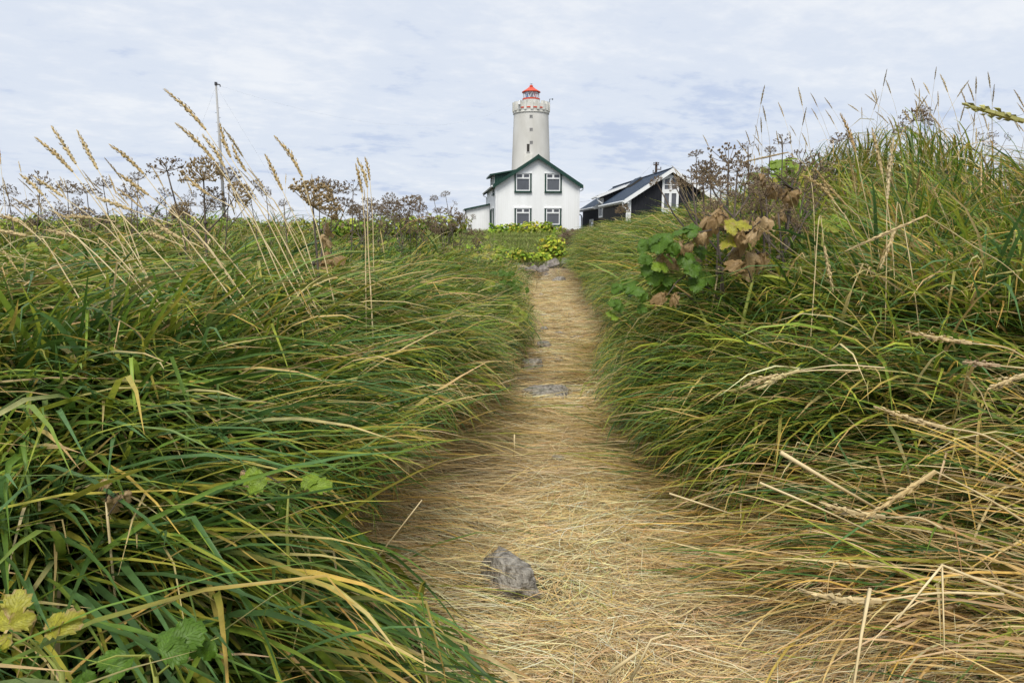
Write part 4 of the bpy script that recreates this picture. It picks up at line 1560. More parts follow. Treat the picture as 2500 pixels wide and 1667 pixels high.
def stalk(base, eb, tip, D, label, group=None, D2=None, w=.0175, mid=None, tint=(.52, .385, .18), r0=.0026, ground=True, name='lyme_grass_stalk'):
    D2 = D if D2 is None else D2
    p0, pe, pt = at(*base, D), at(*eb, D2), at(*tip, D2 + (D2 - D) * .3)
    pts = [p0] + ([at(*mid, (D + D2) / 2)] if mid else []) + [pe]
    if not mid:
        m_ = p0.lerp(pe, .5) + Vector((rnd.uniform(-.012, .012), 0, rnd.uniform(0, .02)))
        pts = [p0, m_, pe]
    if ground:
        dn = (pts[0] - pts[1]).normalized()
        q = p0.copy()
        for _ in range(40):
            if q.z < Gs(q.x, q.y):
                break
            q = q + dn * .02 + Vector((0, 0, -.006))
        q.z = min(q.z, Gs(q.x, q.y)) - .02
        pts = [q] + pts
    root = pts[0].copy()
    cv = catmull([p - root for p in pts], 5)
    n = len(cv)
    o = MB().tube(cv, [r0 - (r0 - .0013) * i / (n - 1) for i in range(n)], 5).build(name, M['strawstem'], smooth=True)
    o.location = root
    tag(o, label, 'grass stalk', group)
    # ear continues the stem's bend
    pe_, pt_ = pe - root, pt - root
    d0 = (cv[-1] - cv[-2]).normalized() if not mid else (pt_ - pe_).normalized()
    m_ = pe_.lerp(pt_, .5) + (d0 * (pt_ - pe_).length * .5 - (pt_ - pe_) * .5) * .35
    link('ear', ear_mesh('ear', catmull([pe_, m_, pt_], 4), w, tint, seed=rnd.randrange(9999)), M['ear'], o)
    return o


LG = 'tall ears leaning over the left bank'
PALE = (.60, .465, .24)
stalk((686, 604), (502, 317), (400, 217), 2.45, 'tallest leaning ear on the left, its tip highest against the sky left of the mast', LG)
stalk((654, 607), (523, 392), (427, 300), 2.4, 'leaning ear just below the tallest one left of the mast', LG)
stalk((701, 604), (563, 384), (536, 301), 2.5, 'ear whose tip crosses in front of the bare mast', LG)
stalk((640, 620), (548, 408), (493, 328), 2.6, 'pale ear between the mast and the ear below the tallest one', LG, tint=PALE)
stalk((706, 560), (600, 418), (566, 352), 2.7, 'slender ear just right of the mast, curving up from the straw', LG)
stalk((351, 658), (177, 419), (84, 335), 2.5, 'leftmost long ear pointing up to the upper left over the left bank', LG)
stalk((300, 607), (185, 400), (125, 307), 2.55, 'pale ear second from the left above the left skyline', LG, tint=PALE)
stalk((332, 607), (238, 413), (187, 317), 2.6, 'pale ear third from the left above the left skyline', LG, tint=PALE)
stalk((542, 652), (350, 424), (266, 352), 2.5, 'ear leaning left halfway between the left edge and the mast', LG)
stalk((523, 626), (362, 476), (285, 421), 2.5, 'lower ear leaning left in front of the dark dry flower heads', LG)
stalk((631, 563), (510, 476), (448, 425), 2.4, 'ear crossing in front of the two big dry flower heads', LG)
stalk((242, 652), (105, 477), (49, 425), 2.5, 'low pale ear near the left edge crossing dry flower heads', LG, tint=PALE)
stalk((303, 604), (153, 480), (81, 430), 2.6, 'pale ear leaning left behind the low one near the left edge', LG, tint=PALE)
stalk((790, 620), (738, 432), (669, 331), 2.6, 'thick ear right of the mast leaning over the brown umbrella flower', LG)
stalk((760, 640), (689, 464), (647, 376), 2.7, 'ear right of the mast below the thick one', LG)
stalk((523, 585), (319, 512), (233, 481), 2.3, 'nearly flat lying ear among stalks on the left bank', LG, tint=PALE)
stalk((137, 633), (45, 541), (-12, 527), 2.2, 'ear entering from the left picture edge at skyline level', LG, tint=PALE)
stalk((239, 626), (64, 575), (-14, 560), 2.2, 'ear entering from the left edge just below the skyline one', LG, tint=PALE)
stalk((300, 640), (188, 579), (110, 561), 2.2, 'short pale ear lying low near the left edge', LG, tint=PALE)
stalk((550, 660), (440, 582), (370, 537), 2.2, 'pale ear lying among bundled stalks on the left bank', LG, tint=PALE)
stalk((500, 640), (402, 583), (347, 567), 2.2, 'lowest pale ear below the bundled stalks on the left bank', LG, tint=PALE)
stalk((330, 560), (225, 532), (156, 529), 2.4, 'short flat ear above the short pale one near the left edge', LG, tint=PALE)
stalk((906, 730), (897, 457), (871, 386), 2.6, 'upright pale ear left of the white house, the taller of a close pair', LG, tint=PALE, r0=.0038)
stalk((893, 700), (884, 470), (868, 400), 2.65, 'thin upright ear, the darker of the close pair left of the house', LG)
stalk((912, 640), (903, 440), (891, 383), 3.2, 'thin ear just behind the close upright pair', LG)
RG = 'large ears among the right bank grass'
stalk((2960, 640), (2500, 296), (2349, 254), 1.12, 'big greenish ear reaching in from the right edge against the sky', RG, mid=(2690, 400), tint=(.44, .42, .15), w=.0165, r0=.0036)
stalk((2150, 640), (2089, 371), (2051, 276), 3.1, 'brown upright ear on the left of the mound grass', RG, tint=(.55, .38, .17))
stalk((2180, 620), (2154, 425), (2128, 312), 2.9, 'pale thick ear standing in front of the mound top', RG, tint=PALE, w=.018)
stalk((2165, 600), (2166, 486), (2182, 335), 2.8, 'palest straight ear pointing straight up in front of the mound', RG, tint=(.64, .52, .30), w=.018)
stalk((2235, 730), (2186, 559), (2149, 656), 2.7, 'drooping ear hanging down in front of the dark hollow', RG, tint=PALE, w=.018, mid=(2196, 500))
stalk((2500, 690), (2262, 526), (2062, 614), 2.5, 'broken stalk with its ear folded down to the left', RG, mid=(2380, 603), tint=PALE, w=.013)
stalk((2080, 560), (2034, 486), (1959, 427), 3.0, 'tan ear leaning left over the brown dead plant', RG, tint=(.6, .44, .2), w=.018)
stalk((2110, 560), (2065, 500), (1988, 409), 3.1, 'tan ear behind the one leaning over the dead plant', RG, tint=(.6, .44, .2), w=.014)
stalk((1985, 740), (2012, 600), (2034, 714), 2.8, 'ear hanging straight down left of the dark hollow', RG, mid=(2000, 530), tint=PALE)
stalk((1990, 620), (1925, 372), (1805, 398), 3.3, 'curved dry ear arching over the yellow leaves on the right bank', RG, mid=(1978, 430), tint=(.45, .33, .15), w=.010)
stalk((2520, 885), (2371, 838), (2212, 810), 1.7, 'ear lying left above the flattened right bank grass', RG, tint=PALE, ground=False)
stalk((2520, 1130), (2308, 1044), (2133, 991), 1.35, 'long ear lying across the flattened green grass at the right', RG, tint=PALE, w=.0145, ground=False)
stalk((2560, 905), (2440, 893), (2350, 883), 1.6, 'dark tipped ear at the right edge above the long lying ear', RG, tint=(.5, .37, .22), ground=False)
stalk((2580, 900), (2500, 915), (2410, 950), 1.5, 'ear at the right edge bending down below the dark tipped one', RG, tint=PALE, ground=False)
stalk((2160, 898), (1951, 904), (1849, 951), 1.95, 'pale ear lying along the base of the dark grass clump', RG, tint=(.60, .50, .24), ground=False)
stalk((2100, 905), (1900, 915), (1806, 947), 2.0, 'ear lying just left of the pale one at the dark clump base', RG, tint=PALE, ground=False)
stalk((2520, 1285), (2284, 1150), (2115, 1262), 1.25, 'broken stalk with thick ear folded back over the straw at lower right', RG, mid=(2400, 1210), tint=(.58, .43, .20), w=.015, ground=False)
stalk((2300, 1290), (2160, 1262), (2000, 1225), 1.3, 'ear lying flat beneath the folded thick ear', RG, tint=(.58, .45, .23), ground=False)
stalk((2450, 1450), (2150, 1466), (1950, 1440), 1.12, 'long ear lying flat in straw below the folded ears', RG, tint=PALE, ground=False)
stalk((1745, 860), (1715, 832), (1634, 895), 3.3, 'small ear drooping at the foot of the leafy plant', RG, mid=(1735, 838), tint=PALE, w=.011, ground=False)

# loose and broken straws lying on the grass
def straw_piece(pts, D, r0, label, mat='strawstem'):
    ds = D if isinstance(D, (list, tuple)) else [D] * len(pts)
    P = [at(x, y, d) for (x, y), d in zip(pts, ds)]
    root = P[0].copy()
    o = MB().tube([p - root for p in P], [r0 * (1 - .45 * i / max(1, len(P) - 1)) for i in range(len(P))], 5).build('broken_straw', M[mat], smooth=True)
    o.location = root
    tag(o, label, 'straw', 'single broken straws lying on top')


straw_piece([(2520, 1468), (2300, 1379), (2189, 1513)], [1.12, 1.15, 1.08], .0032, 'bent straw forming an upside down V at lower right')
straw_piece([(2300, 1381), (2306, 1592)], [1.15, 1.05], .0018, 'thin straw hanging straight down from the bent V straw')
straw_piece([(2124, 1437), (2103, 1550), (2082, 1690)], [1.12, 1.06, 1.0], .0034, 'speckled yellow straw standing upright at the bottom edge')
straw_piece([(1906, 1104), (2030, 1178), (2143, 1242)], 1.42, .0050, 'thick pale straw lying diagonally at the right')
straw_piece([(1855, 1178), (1990, 1235), (2130, 1300)], 1.4, .003, 'pale straw lying below the thick diagonal one')
straw_piece([(1634, 1204), (1790, 1255)], 1.75, .003, 'yellow straw lying on the straw mat right of the path')
straw_piece([(892, 1398), (1030, 1220)], 1.55, .0026, 'pale straw leaning diagonally at the left straw edge')
straw_piece([(455, 1010), (430, 1080), (400, 1160)], 1.75, .0036, 'purple plant stem standing in the left grass', 'purple')
straw_piece([(1500, 955), (1640, 880), (1690, 862)], 3.3, .0055, 'yellow green bent stem lying below the leafy plant', 'greenstem')
straw_piece([(1540, 850), (1600, 862), (1730, 950)], 3.3, .0045, 'pale green bent stem across the foot of the leafy plant', 'greenstem')
straw_piece([(1700, 870), (1655, 985)], 3.2, .0075, 'cut pale green stem standing at the leafy plant foot', 'greenstem')
straw_piece([(1755, 655), (1728, 812)], 3.35, .0042, 'slim tan dead stem inside the leafy plant', 'strawstem')
straw_piece([(1765, 652), (1750, 800)], 3.35, .006, 'grey dead stem with a pale cut tip inside the leafy plant', 'deadstem')
straw_piece([(1540, 1660), (1590, 1560), (1640, 1545)], 1.12, .0025, 'kinked straw at the bottom of the path')
straw_piece([(1490, 1640), (1560, 1590)], 1.12, .0042, 'short thick pale straw at the bottom of the path')
straw_piece([(1256, 1060), (1255, 1120)], 3.1, .004, 'thin dark straw lying lengthwise on the path')

# prototypes for the many small stalks
protos = []
for i in range(6):
    h = rnd.uniform(.92, 1.08)
    ln = rnd.uniform(.05, .34)
    cv = [Vector((ln * (t / 8) ** 2 * h, rnd.uniform(-.006, .006), h * t / 8 * (1 - .05 * ln * t / 8))) for t in range(9)]
    me_s = MB().tube(cv, [.0028 - .0016 * k / 8 for k in range(9)], 4).mesh('lyme_grass_stalk', True)
    me_s.materials.append(M['strawstem'])
    d = (cv[-1] - cv[-2]).normalized()
    dd = d + Vector((.25 * ln, 0, -.05))
    L_ = rnd.uniform(.15, .2)
    tint = rnd.choice([(.60, .46, .22), PALE, (.5, .37, .18)])
    me_e = ear_mesh('ear', [cv[-1], cv[-1] + d * L_ * .5, cv[-1] + (d + dd.normalized()) * L_ * .5], rnd.uniform(.012, .016), tint, seed=50 + i)
    me_e.materials.append(M['ear'])
    protos.append((me_s, me_e))


def small_stalk(x, y, hgt, rz, lean, label, group):
    me_s, me_e = rnd.choice(protos)
    o = link('lyme_grass_stalk', me_s)
    o.location = (x, y, Gs(x, y) - .02)
    o.rotation_euler = (0, lean, rz)
    o.scale = (hgt,) * 3
    tag(o, label, 'grass stalk', group)
    e_ = link('ear', me_e, None, o)
    return o


for i in range(64):
    t = rnd.random()
    x = rnd.gauss(3.55, .95)
    y = rnd.uniform(4.6, 7.4)
    if x < 1.6:
        continue
    small_stalk(x, y, rnd.uniform(.55, .82), rnd.gauss(math.pi, .9), rnd.gauss(.08, .12), 'thin pale ear in the grass of the tall right mound', 'thin ears on the right mound')
for i in range(30):
    y = rnd.uniform(5.5, 10)
    x = path_x(y) + rnd.uniform(1.2, 2.4) + (y - 5) * .1
    small_stalk(x, y, rnd.uniform(.7, 1.05), rnd.gauss(math.pi, .9), rnd.gauss(.05, .12), 'thin pale ear between the black house and the mound', 'thin ears before the black house')
for i in range(30):
    y = rnd.uniform(4.5, 8)
    x = rnd.uniform(4.2, 6.6) * y / 7
    small_stalk(x, y, rnd.uniform(.7, 1.0), rnd.gauss(math.pi, .9), rnd.gauss(.05, .12), 'thin pale ear on the skyline right of the mound', 'thin ears right of the mound')
for i in range(48):
    y = rnd.uniform(3.6, 8.5)
    x = -rnd.uniform(.2, .78) * y
    small_stalk(x, y, rnd.uniform(.62, .95), rnd.gauss(math.pi, .7), rnd.gauss(.12, .14), 'thin small ear behind the tall ears on the left bank', 'thin ears on the left bank')
for i in range(20):
    x = rnd.uniform(-2.0, -.75)
    y = rnd.uniform(2.3, 3.2)
    small_stalk(x, y, rnd.uniform(.5, .8), rnd.gauss(math.pi, .3), rnd.uniform(.35, .75), 'short straw stalk bundled on the left bank', 'bundled straw stalks on the left bank')
for i in range(16):
    x = rnd.uniform(1.5, 2.6)
    y = rnd.uniform(2.9, 4.2)
    small_stalk(x, y, rnd.uniform(.5, .8), rnd.gauss(math.pi, .7), rnd.gauss(.3, .25), 'pale ear in the grass below the right mound', 'ears below the right mound')


# ------------------------------------------------------------------ dead angelica with umbels
def umbel_mesh(r, seed, cup=.55, nr=20, seeds=9):
    r_ = random.Random(seed)
    mb = MB()
    for i in range(nr):
        f = math.sqrt((i + .5) / nr)
        a_ = i * 2.39996
        th = f * 1.6
        d = Vector((math.sin(th) * math.cos(a_), math.sin(th) * math.sin(a_), math.cos(th) * cup + .06))
        e_ = d * r * r_.uniform(.85, 1.1)
        m_ = e_ * .5 + Vector((0, 0, -.04 * r))
        mb.tube([(0, 0, 0), m_, e_], r * .018, 3, caps=False)
        for k in range(seeds):
            q = e_ + Vector((r_.gauss(0, 1), r_.gauss(0, 1), r_.gauss(.4, .7))) * r * .105
            s = r * r_.uniform(.036, .066)
            mb.add([q + Vector((s, 0, 0)), q - Vector((s, 0, 0)), q + Vector((0, s, 0)), q - Vector((0, s, 0)), q + Vector((0, 0, s * 1.3)), q - Vector((0, 0, s * 1.3))],
                   [(0, 2, 4), (2, 1, 4), (1, 3, 4), (3, 0, 4), (2, 0, 5), (1, 2, 5), (3, 1, 5), (0, 3, 5)])
            if k % 2 == 0:
                mb.tube([e_, q], r * .010, 3, caps=False)
    return mb.mesh('umbel')


UMB = []
for i in range(4):
    me = umbel_mesh(1.0, 70 + i, cup=(.95, 1.05, .75, .9)[i], nr=(22, 26, 18, 14)[i], seeds=(9, 11, 8, 6)[i])
    me.materials.append(M['umbel'])
    UMB.append(me)
me = umbel_mesh(1.0, 90, 1.0, 30, 12)
me.materials.append(M['umbel_tan'])
UMB_TAN = me


def dead_plant(head, D, r_px, label, group, branches=0, lean=0.0, base=None, stem_r=.006, tan=False, tilt=None, bare=False):
    ph = at(*head, D)
    if base is None:
        bx, by = ph.x - lean, ph.y
        pb = Vector((bx, by, Gs(bx, by) - .03))
    else:
        pb = at(*base, D)
        pb.z = min(pb.z, 9)
        gz_ = Gs(pb.x, pb.y)
        if pb.z > gz_:
            pb = Vector((pb.x - lean * .2, pb.y, gz_ - .02))
    r_w = r_px / F_PX * D
    v = ph - pb
    m1 = pb + v * .5 + Vector((rnd.uniform(-.03, .03), rnd.uniform(-.03, .03), 0))
    cv = catmull([Vector((0, 0, 0)), m1 - pb, v], 5)
    n = len(cv)
    mb = MB().tube(cv, [stem_r * (1 - .55 * i / (n - 1)) for i in range(n)], 6)
    for f in (.42, .68):
        q = pb + v * f - pb
        mb.tube([q - v.normalized() * .012, q, q + v.normalized() * .012], [stem_r * .7, stem_r * 1.5, stem_r * .7], 6)
    o = mb.build('dead_angelica', M['deadstem'], smooth=True)
    o.location = pb
    tag(o, label, 'dead plant', group)
    heads = [(v, r_w, v.normalized())]
    for k in range(branches):
        f = rnd.uniform(.45, .8)
        a_ = rnd.uniform(0, 6.28) if k > 1 else (0.3 if k == 0 else 2.9)
        q0 = cv[int(f * (n - 1))]
        ln = v.length * rnd.uniform(.22, .42)
        dirv = Vector((math.cos(a_) * .6, math.sin(a_) * .4, rnd.uniform(.7, 1.0))).normalized()
        q1 = q0 + dirv * ln
        bmb = MB().tube([q0, q0 + dirv * ln * .5 + Vector((math.cos(a_), math.sin(a_), 0)) * ln * .06, q1], [stem_r * .6, stem_r * .45, stem_r * .3], 5)
        br = bmb.build('branch', M['deadstem'], o)
        heads.append((q1, r_w * rnd.uniform(.5, .8), dirv))
    for (pos, rr, dv) in heads:
        if bare and rr == r_w:
            continue
        me = UMB_TAN if tan else rnd.choice(UMB)
        u_ = link('umbel', me, None, o)
        u_.location = pos
        dv = dv if tilt is None else Vector(tilt)
        q = Vector((dv.x + rnd.gauss(0, .3), dv.y + rnd.gauss(0, .3), dv.z)).normalized().to_track_quat('Z', 'Y')
        u_.rotation_mode = 'QUATERNION'
        u_.rotation_quaternion = q @ Quaternion((0, 0, 1), rnd.uniform(0, 6.28))
        u_.scale = (rr * rnd.uniform(.75, 1.12), rr * rnd.uniform(.75, 1.12), rr * rnd.uniform(.65, 1.2))
    return o


DG = 'dead brown umbel plants on the left bank'
dead_plant((408, 418), 4.4, 40, 'dark dry flower head on a long stem left of the mast', DG, 1, base=(455, 640), stem_r=.009)
dead_plant((497, 440), 4.4, 48, 'large tan brown dry flower head in front of the mast', DG, 2, base=(503, 640), stem_r=.010, tan=True)
dead_plant((561, 440), 4.8, 26, 'small dry flower head just right of the mast', DG, 1, base=(530, 600))
dead_plant((19, 472), 4.6, 26, 'round dry flower head at the far left edge', DG, 0)
dead_plant((98, 452), 4.8, 30, 'dark dry flower head tilted on a slanting stem near the left edge', DG, 1, base=(40, 580))
dead_plant((165, 470), 5.0, 26, 'dry flower head left of the pair of ears near the left edge', DG, 2)
dead_plant((212, 470), 4.9, 30, 'dry flower head in the middle of the left skyline cluster', DG, 1)
dead_plant((252, 455), 5.2, 20, 'small high dry flower head of the left skyline cluster', DG, 0)
dead_plant((337, 440), 5.6, 24, 'sparse dry flower head left of the dark long stemmed one', DG, 1)
dead_plant((322, 482), 5.2, 26, 'low sparse dry flower head below the sparse high one', DG, 1)
dead_plant((402, 475), 5.4, 18, 'small dry flower head below the dark long stemmed one', DG, 1)
dead_plant((456, 498), 5.0, 20, 'low dry flower head under the large tan one', DG, 1)
dead_plant((612, 484), 5.2, 16, 'small clenched dry flower head right of the mast', DG, 0)
dead_plant((650, 476), 5.5, 16, 'little dry flower head before the thick ear right of the mast', DG, 1)
dead_plant((764, 505), 2.9, 58, 'brown umbrella shaped flower head on a straight dark stem in the left grass', DG, 0, base=(760, 790), stem_r=.0075, tilt=(.25, -.1, .75), tan=True)
dead_plant((810, 470), 4.2, 36, 'dry flower head just right of the umbrella shaped one', DG, 1)
dead_plant((862, 466), 4.6, 24, 'dark dry flower head behind the upright pair of ears', DG, 1, base=(840, 600))
dead_plant((780, 460), 4.6, 28, 'sparse dry flower head above the umbrella shaped one', DG, 0)
dead_plant((693, 502), 4.0, 14, 'drooping small dry head on a pale stem left of the umbrella one', DG, 0)
for k, (hx, hy, dd, rr) in enumerate(((905, 500, 5.5, 26), (952, 498, 6, 26), (1000, 500, 6.5, 30), (1022, 515, 6.2, 24), (1060, 490, 7, 12), (1088, 478, 7.2, 14), (1075, 520, 7, 22),
                                      (1105, 530, 8, 22), (1130, 545, 8.5, 18), (930, 525, 5.8, 24), (975, 530, 6, 24), (1040, 545, 7, 24), (1092, 560, 8, 20), (870, 520, 5.4, 24),
                                      (1140, 572, 9, 18), (1165, 575, 9.5, 18))):
    dead_plant((hx, hy), dd, rr, 'grey brown dry stem in the thicket left of the house', 'dry thicket left of the white house', 2 if k % 3 else 1, lean=rnd.uniform(-.15, .15), stem_r=.0055)
for k in range(30):
    hx = rnd.uniform(0, 1000)
    hy = rnd.uniform(500, 560)
    dead_plant((hx, hy), rnd.uniform(5.5, 9), rnd.uniform(12, 24), 'low dry flower stem along the left bank skyline', 'low dry stems along the left skyline', rnd.choice((0, 1, 1, 2)), lean=rnd.uniform(-.2, .2), stem_r=.005)
RD = 'dead brown umbel plants on the right bank'
dead_plant((1779, 398), 4.0, 52, 'spidery dry flower head on a dark stem above the leafy plant', RD, 2, base=(1740, 640), stem_r=.011)
dead_plant((1826, 360), 4.2, 16, 'small high dry flower head right of the spidery one', RD, 1, base=(1870, 560), stem_r=.008)
dead_plant((1911, 352), 4.2, 20, 'dark high dry flower head above the yellow leaves', RD, 1, base=(1900, 560))
dead_plant((1880, 372), 4.2, 14, 'tiny pale dry flower head left of the dark high one', RD, 0)
dead_plant((1955, 400), 4.0, 46, 'dense tangled dark flower head at the left foot of the mound', RD, 3, base=(1915, 680), stem_r=.012)
dead_plant((1990, 430), 4.0, 34, 'dark drooping dry flower head against the mound grass', RD, 1, base=(1925, 660), stem_r=.009)
dead_plant((1700, 380), 4.5, 18, 'sparse dry flower head left of the spidery one', RD, 1)
dead_plant((1735, 450), 4.2, 36, 'broken dry flower head in the tangle above the leafy plant', RD, 2, stem_r=.008)
dead_plant((1820, 450), 4.0, 36, 'tangled dry flower head right of the broken one', RD, 2, stem_r=.009)
dead_plant((2230, 295), 6.2, 34, 'dry flower cluster on the top of the mound', RD, 2)
dead_plant((2255, 275), 6.4, 16, 'small dry flower head sticking up right of the mound top', RD, 0)
dead_plant((2400, 345), 6.6, 26, 'dry flower cluster right of the mound top', RD, 2)
dead_plant((2425, 335), 6.8, 14, 'small dry flower head at the right end of the skyline', RD, 1)
dead_plant((2050, 345), 5.8, 22, 'dry flower cluster on the left shoulder of the mound', RD, 1)
dead_plant((1520, 520), 9, 18, 'small dry flower head in front of the black house wall', RD, 1)
dead_plant((1740, 822), 3.3, 20, 'fallen spidery dry flower head at the leafy plant foot', RD, 0, tilt=(.1, -.8, .4), stem_r=.004)
for k, (hx, hy, dd, rr, bx_, by_) in enumerate(((1690, 450, 3.5, 30, 1730, 640), (1715, 420, 3.6, 34, 1745, 640), (1760, 470, 3.4, 40, 1770, 660), (1800, 420, 3.6, 38, 1815, 640), (1850, 440, 3.6, 30, 1860, 640),
                                                 (1870, 480, 3.4, 36, 1900, 680), (1935, 440, 3.6, 34, 1920, 660), (1965, 470, 3.5, 30, 1930, 680), (1745, 520, 3.3, 34, 1790, 680), (1900, 520, 3.3, 30, 1910, 700))):
    dead_plant((hx, hy), dd, rr, 'dark dead stem in the tangle above the leafy plant', 'tangle of dead stems on the right bank', 2, base=(bx_, by_), stem_r=.009)
for k in range(10):
    dead_plant((rnd.uniform(1375, 1425), rnd.uniform(568, 600)), rnd.uniform(17.5, 19.5), rnd.uniform(10, 16), 'purple brown dry stem right of the yellow bush', 'dry stems beside the yellow bush', 2, stem_r=.01)


# ------------------------------------------------------------------ broad leaves and leafy plants
def leaf_mesh(seed, col, rim=None, curl=.25, crumple=.0, fold_=.25, lobes=3, lenw=.85):
    """compound leaf about 1 unit long along +Y: toothed leaflets folded on their midribs, spread from one point"""
    r_ = random.Random(seed)
    rows, cols_ = 13, 7
    vs, cs, uv, fs = [], [], [], []
    sets = [(0, .42, .62, 0), (.95, .22, .5, 1), (-.95, .22, .5, -1)] if crumple < .1 else [(0, 0, 1.0, 0)]
    if lobes == 2 and crumple < .1:
        sets = [(.25, .35, .66, 0), (-.8, .2, .58, -1)]
    for (ang, y_off, sc_, sd) in sets:
        ang += r_.uniform(-.2, .2)
        ca_, sa_ = math.cos(-ang), math.sin(-ang)
        ph = r_.uniform(0, 6)
        tlt = r_.uniform(-.35, .35)
        b0 = len(vs)
        for i in range(rows):
            t = i / (rows - 1)
            w = lenw * .5 * (math.sin(math.pi * min(1, t * .95 + .04)) ** .7)
            w *= 1 + .13 * math.sin(t * 3 * 2 * math.pi + ph) * (.12 < t < .9)
            tooth = .12 if i % 2 else -.05
            for j in range(cols_):
                s = (j - (cols_ - 1) / 2) / ((cols_ - 1) / 2)
                x = s * w * (1 + (tooth if abs(s) > .99 else 0))
                y = t + .07 * abs(s) * (1 if i % 2 else -.3)
                if t < .2:
                    y -= .12 * abs(s) ** 1.5
                z = fold_ * abs(x) - curl * (t - .25) ** 2 - curl * 1.2 * x * x + tlt * x
                z += .04 * math.sin(9 * t + 5 * s + ph) * abs(s)
                if crumple:
                    q = Vector((x * 3.2 + ph, y * 3.2, seed))
                    z += crumple * 1.6 * mnoise.noise(q) + crumple * .7 * mnoise.noise(q * 2.6)
                    x += crumple * 1.0 * mnoise.noise(q * 1.4 + Vector((9, 0, 0)))
                    y += crumple * .8 * mnoise.noise(q * 1.4 + Vector((0, 9, 0)))
                x, y, z = x * sc_, y * sc_, z * sc_
                X = x * ca_ - y * sa_
                Y = x * sa_ + y * ca_ + y_off
                vs.append((X, Y, z - curl * .4 * abs(X)))
                k = r_.uniform(.86, 1.14)
                edge_ = max(abs(s) - .55, 0) / .45 * (1 if rim else 0) * (0.5 + 0.5 * math.sin(t * 7 + ph * 2))
                c = [a_ * k for a_ in col]
                if rim:
                    c = [a_ + (b_ - a_) * edge_ for a_, b_ in zip(c, rim)]
                cs.append((*c, 1))
                uv.append((s, t))
        for i in range(rows - 1):
            for j in range(cols_ - 1):
                a_ = b0 + i * cols_ + j
                fs.append((a_, a_ + 1, a_ + cols_ + 1, a_ + cols_))
    me = bpy.data.meshes.new('leaf')
    me.from_pydata(vs, [], fs)
    ca = me.color_attributes.new('Col', 'FLOAT_COLOR', 'POINT')
    ca.data.foreach_set('color', np.array(cs, np.float32).ravel())
    ul = me.uv_layers.new(name='leaf')
    for lp in me.loops:
        ul.data[lp.index].uv = uv[lp.vertex_index]
    me.polygons.foreach_set('use_smooth', [True] * len(me.polygons))
    me.materials.append(M['leaf'])
    return me


C_GREEN, C_LIME, C_YEL, C_BROWN, C_DRY = (.080, .160, .012), (.185, .275, .022), (.34, .32, .03), (.31, .20, .085), (.44, .31, .155)
LEAF = {}
for nm, c, rim, cr, cu in (('green', C_GREEN, None, .02, .3), ('lime', C_LIME, None, .02, .25), ('yellow', C_YEL, (.40, .26, .13), .03, .3), ('brown', C_BROWN, C_DRY, .24, 1.5), ('dry', C_DRY, C_BROWN, .26, 1.8),
                           ('limeyel', (.26, .32, .035), (.45, .36, .08), .02, .25)):
    LEAF[nm] = [leaf_mesh(200 + 10 * len(LEAF) + i, c, rim, cu, cr, lobes=(2, 3, 3)[i], lenw=(.85, 1.0, .75)[i]) for i in range(3)]


def leaf_at(parent, origin, pos, size, kind, face=None, roll=None, along=None):
    """one leaf part; pos in world space, face = leaf normal, along = direction base to tip"""
    o = link('leaf', rnd.choice(LEAF[kind]), None, parent)
    n = Vector(face) if face else Vector((rnd.uniform(-.5, .5), -rnd.uniform(.3, .9), rnd.uniform(.3, 1)))
    n.normalize()
    a_ = Vector(along) if along else Vector((rnd.uniform(-1, 1), rnd.uniform(-.6, .2), rnd.uniform(-.7, .3)))
    a_ = (a_ - n * a_.dot(n)).normalized()
    x_ = a_.cross(n).normalized()
    m = Matrix((x_, a_, n)).transposed()
    o.rotation_mode = 'QUATERNION'
    o.rotation_quaternion = m.to_quaternion()
    o.scale = (size,) * 3
    o.location = Vector(pos) - Vector(origin) - a_ * size * .45
    return o, Vector(pos) - a_ * size * .5


def leafy_plant(name, base, D, leaves, label, group=None, stem_mat='greenstem', sr=.0045, nodes=None):
    """base pixel; leaves: (px, py, size_px, kind[, face, along]); petioles run from the stem nodes to the leaf bases"""
    pb = at(*base, D)
    gz_ = Gs(pb.x, pb.y)
    origin = Vector((pb.x, pb.y, min(pb.z, gz_) - .01))
    nodes_w = [pb - origin] + [at(*n_, D + (k + 1) * .02) - origin for k, n_ in enumerate(nodes or [])]
    mb = MB()
    stem_pts = [Vector((0, 0, 0))] + nodes_w
    mb.tube(stem_pts, [sr * 1.6] + [sr * (1.5 - .8 * i / max(1, len(nodes_w) - 1)) for i in range(len(nodes_w))], 6)
    o = mb.build(name, M[stem_mat], smooth=True)
    o.location = origin
    tag(o, label, 'plant', group)
    lv_all = []
    for lf in leaves:
        if lf[3] in ('brown', 'dry'):
            for q in range(2):
                lv_all.append((lf[0] + rnd.gauss(0, lf[2] * .22), lf[1] + rnd.gauss(0, lf[2] * .22), lf[2] * rnd.uniform(.5, .78), lf[3]))
        else:
            lv_all.append(lf)
            if lf[3] == 'green' and D > 2:
                lv_all.append((lf[0] + rnd.gauss(0, 16), lf[1] + rnd.gauss(8, 14), lf[2] * rnd.uniform(.6, .9), 'green'))
    for lf in lv_all:
        d_ = D + rnd.uniform(-.10, .06) * D / 3
        p = at(lf[0], lf[1], d_)
        _, lb = leaf_at(o, origin, p, lf[2] / F_PX * D * .98, lf[3], lf[4] if len(lf) > 4 else None, None, lf[5] if len(lf) > 5 else None)
        lb = lb - origin
        nd = min(nodes_w, key=lambda q: (q - lb).length)
        mid_ = nd.lerp(lb, .55) + Vector((0, 0, .1 * (lb - nd).length))
        pm = MB().tube([nd, mid_, lb], [sr * .7, sr * .55, sr * .35], 5)
        pm.build('petiole', M[stem_mat if lf[3] not in ('brown', 'dry') else 'deadstem'], o)
    return o


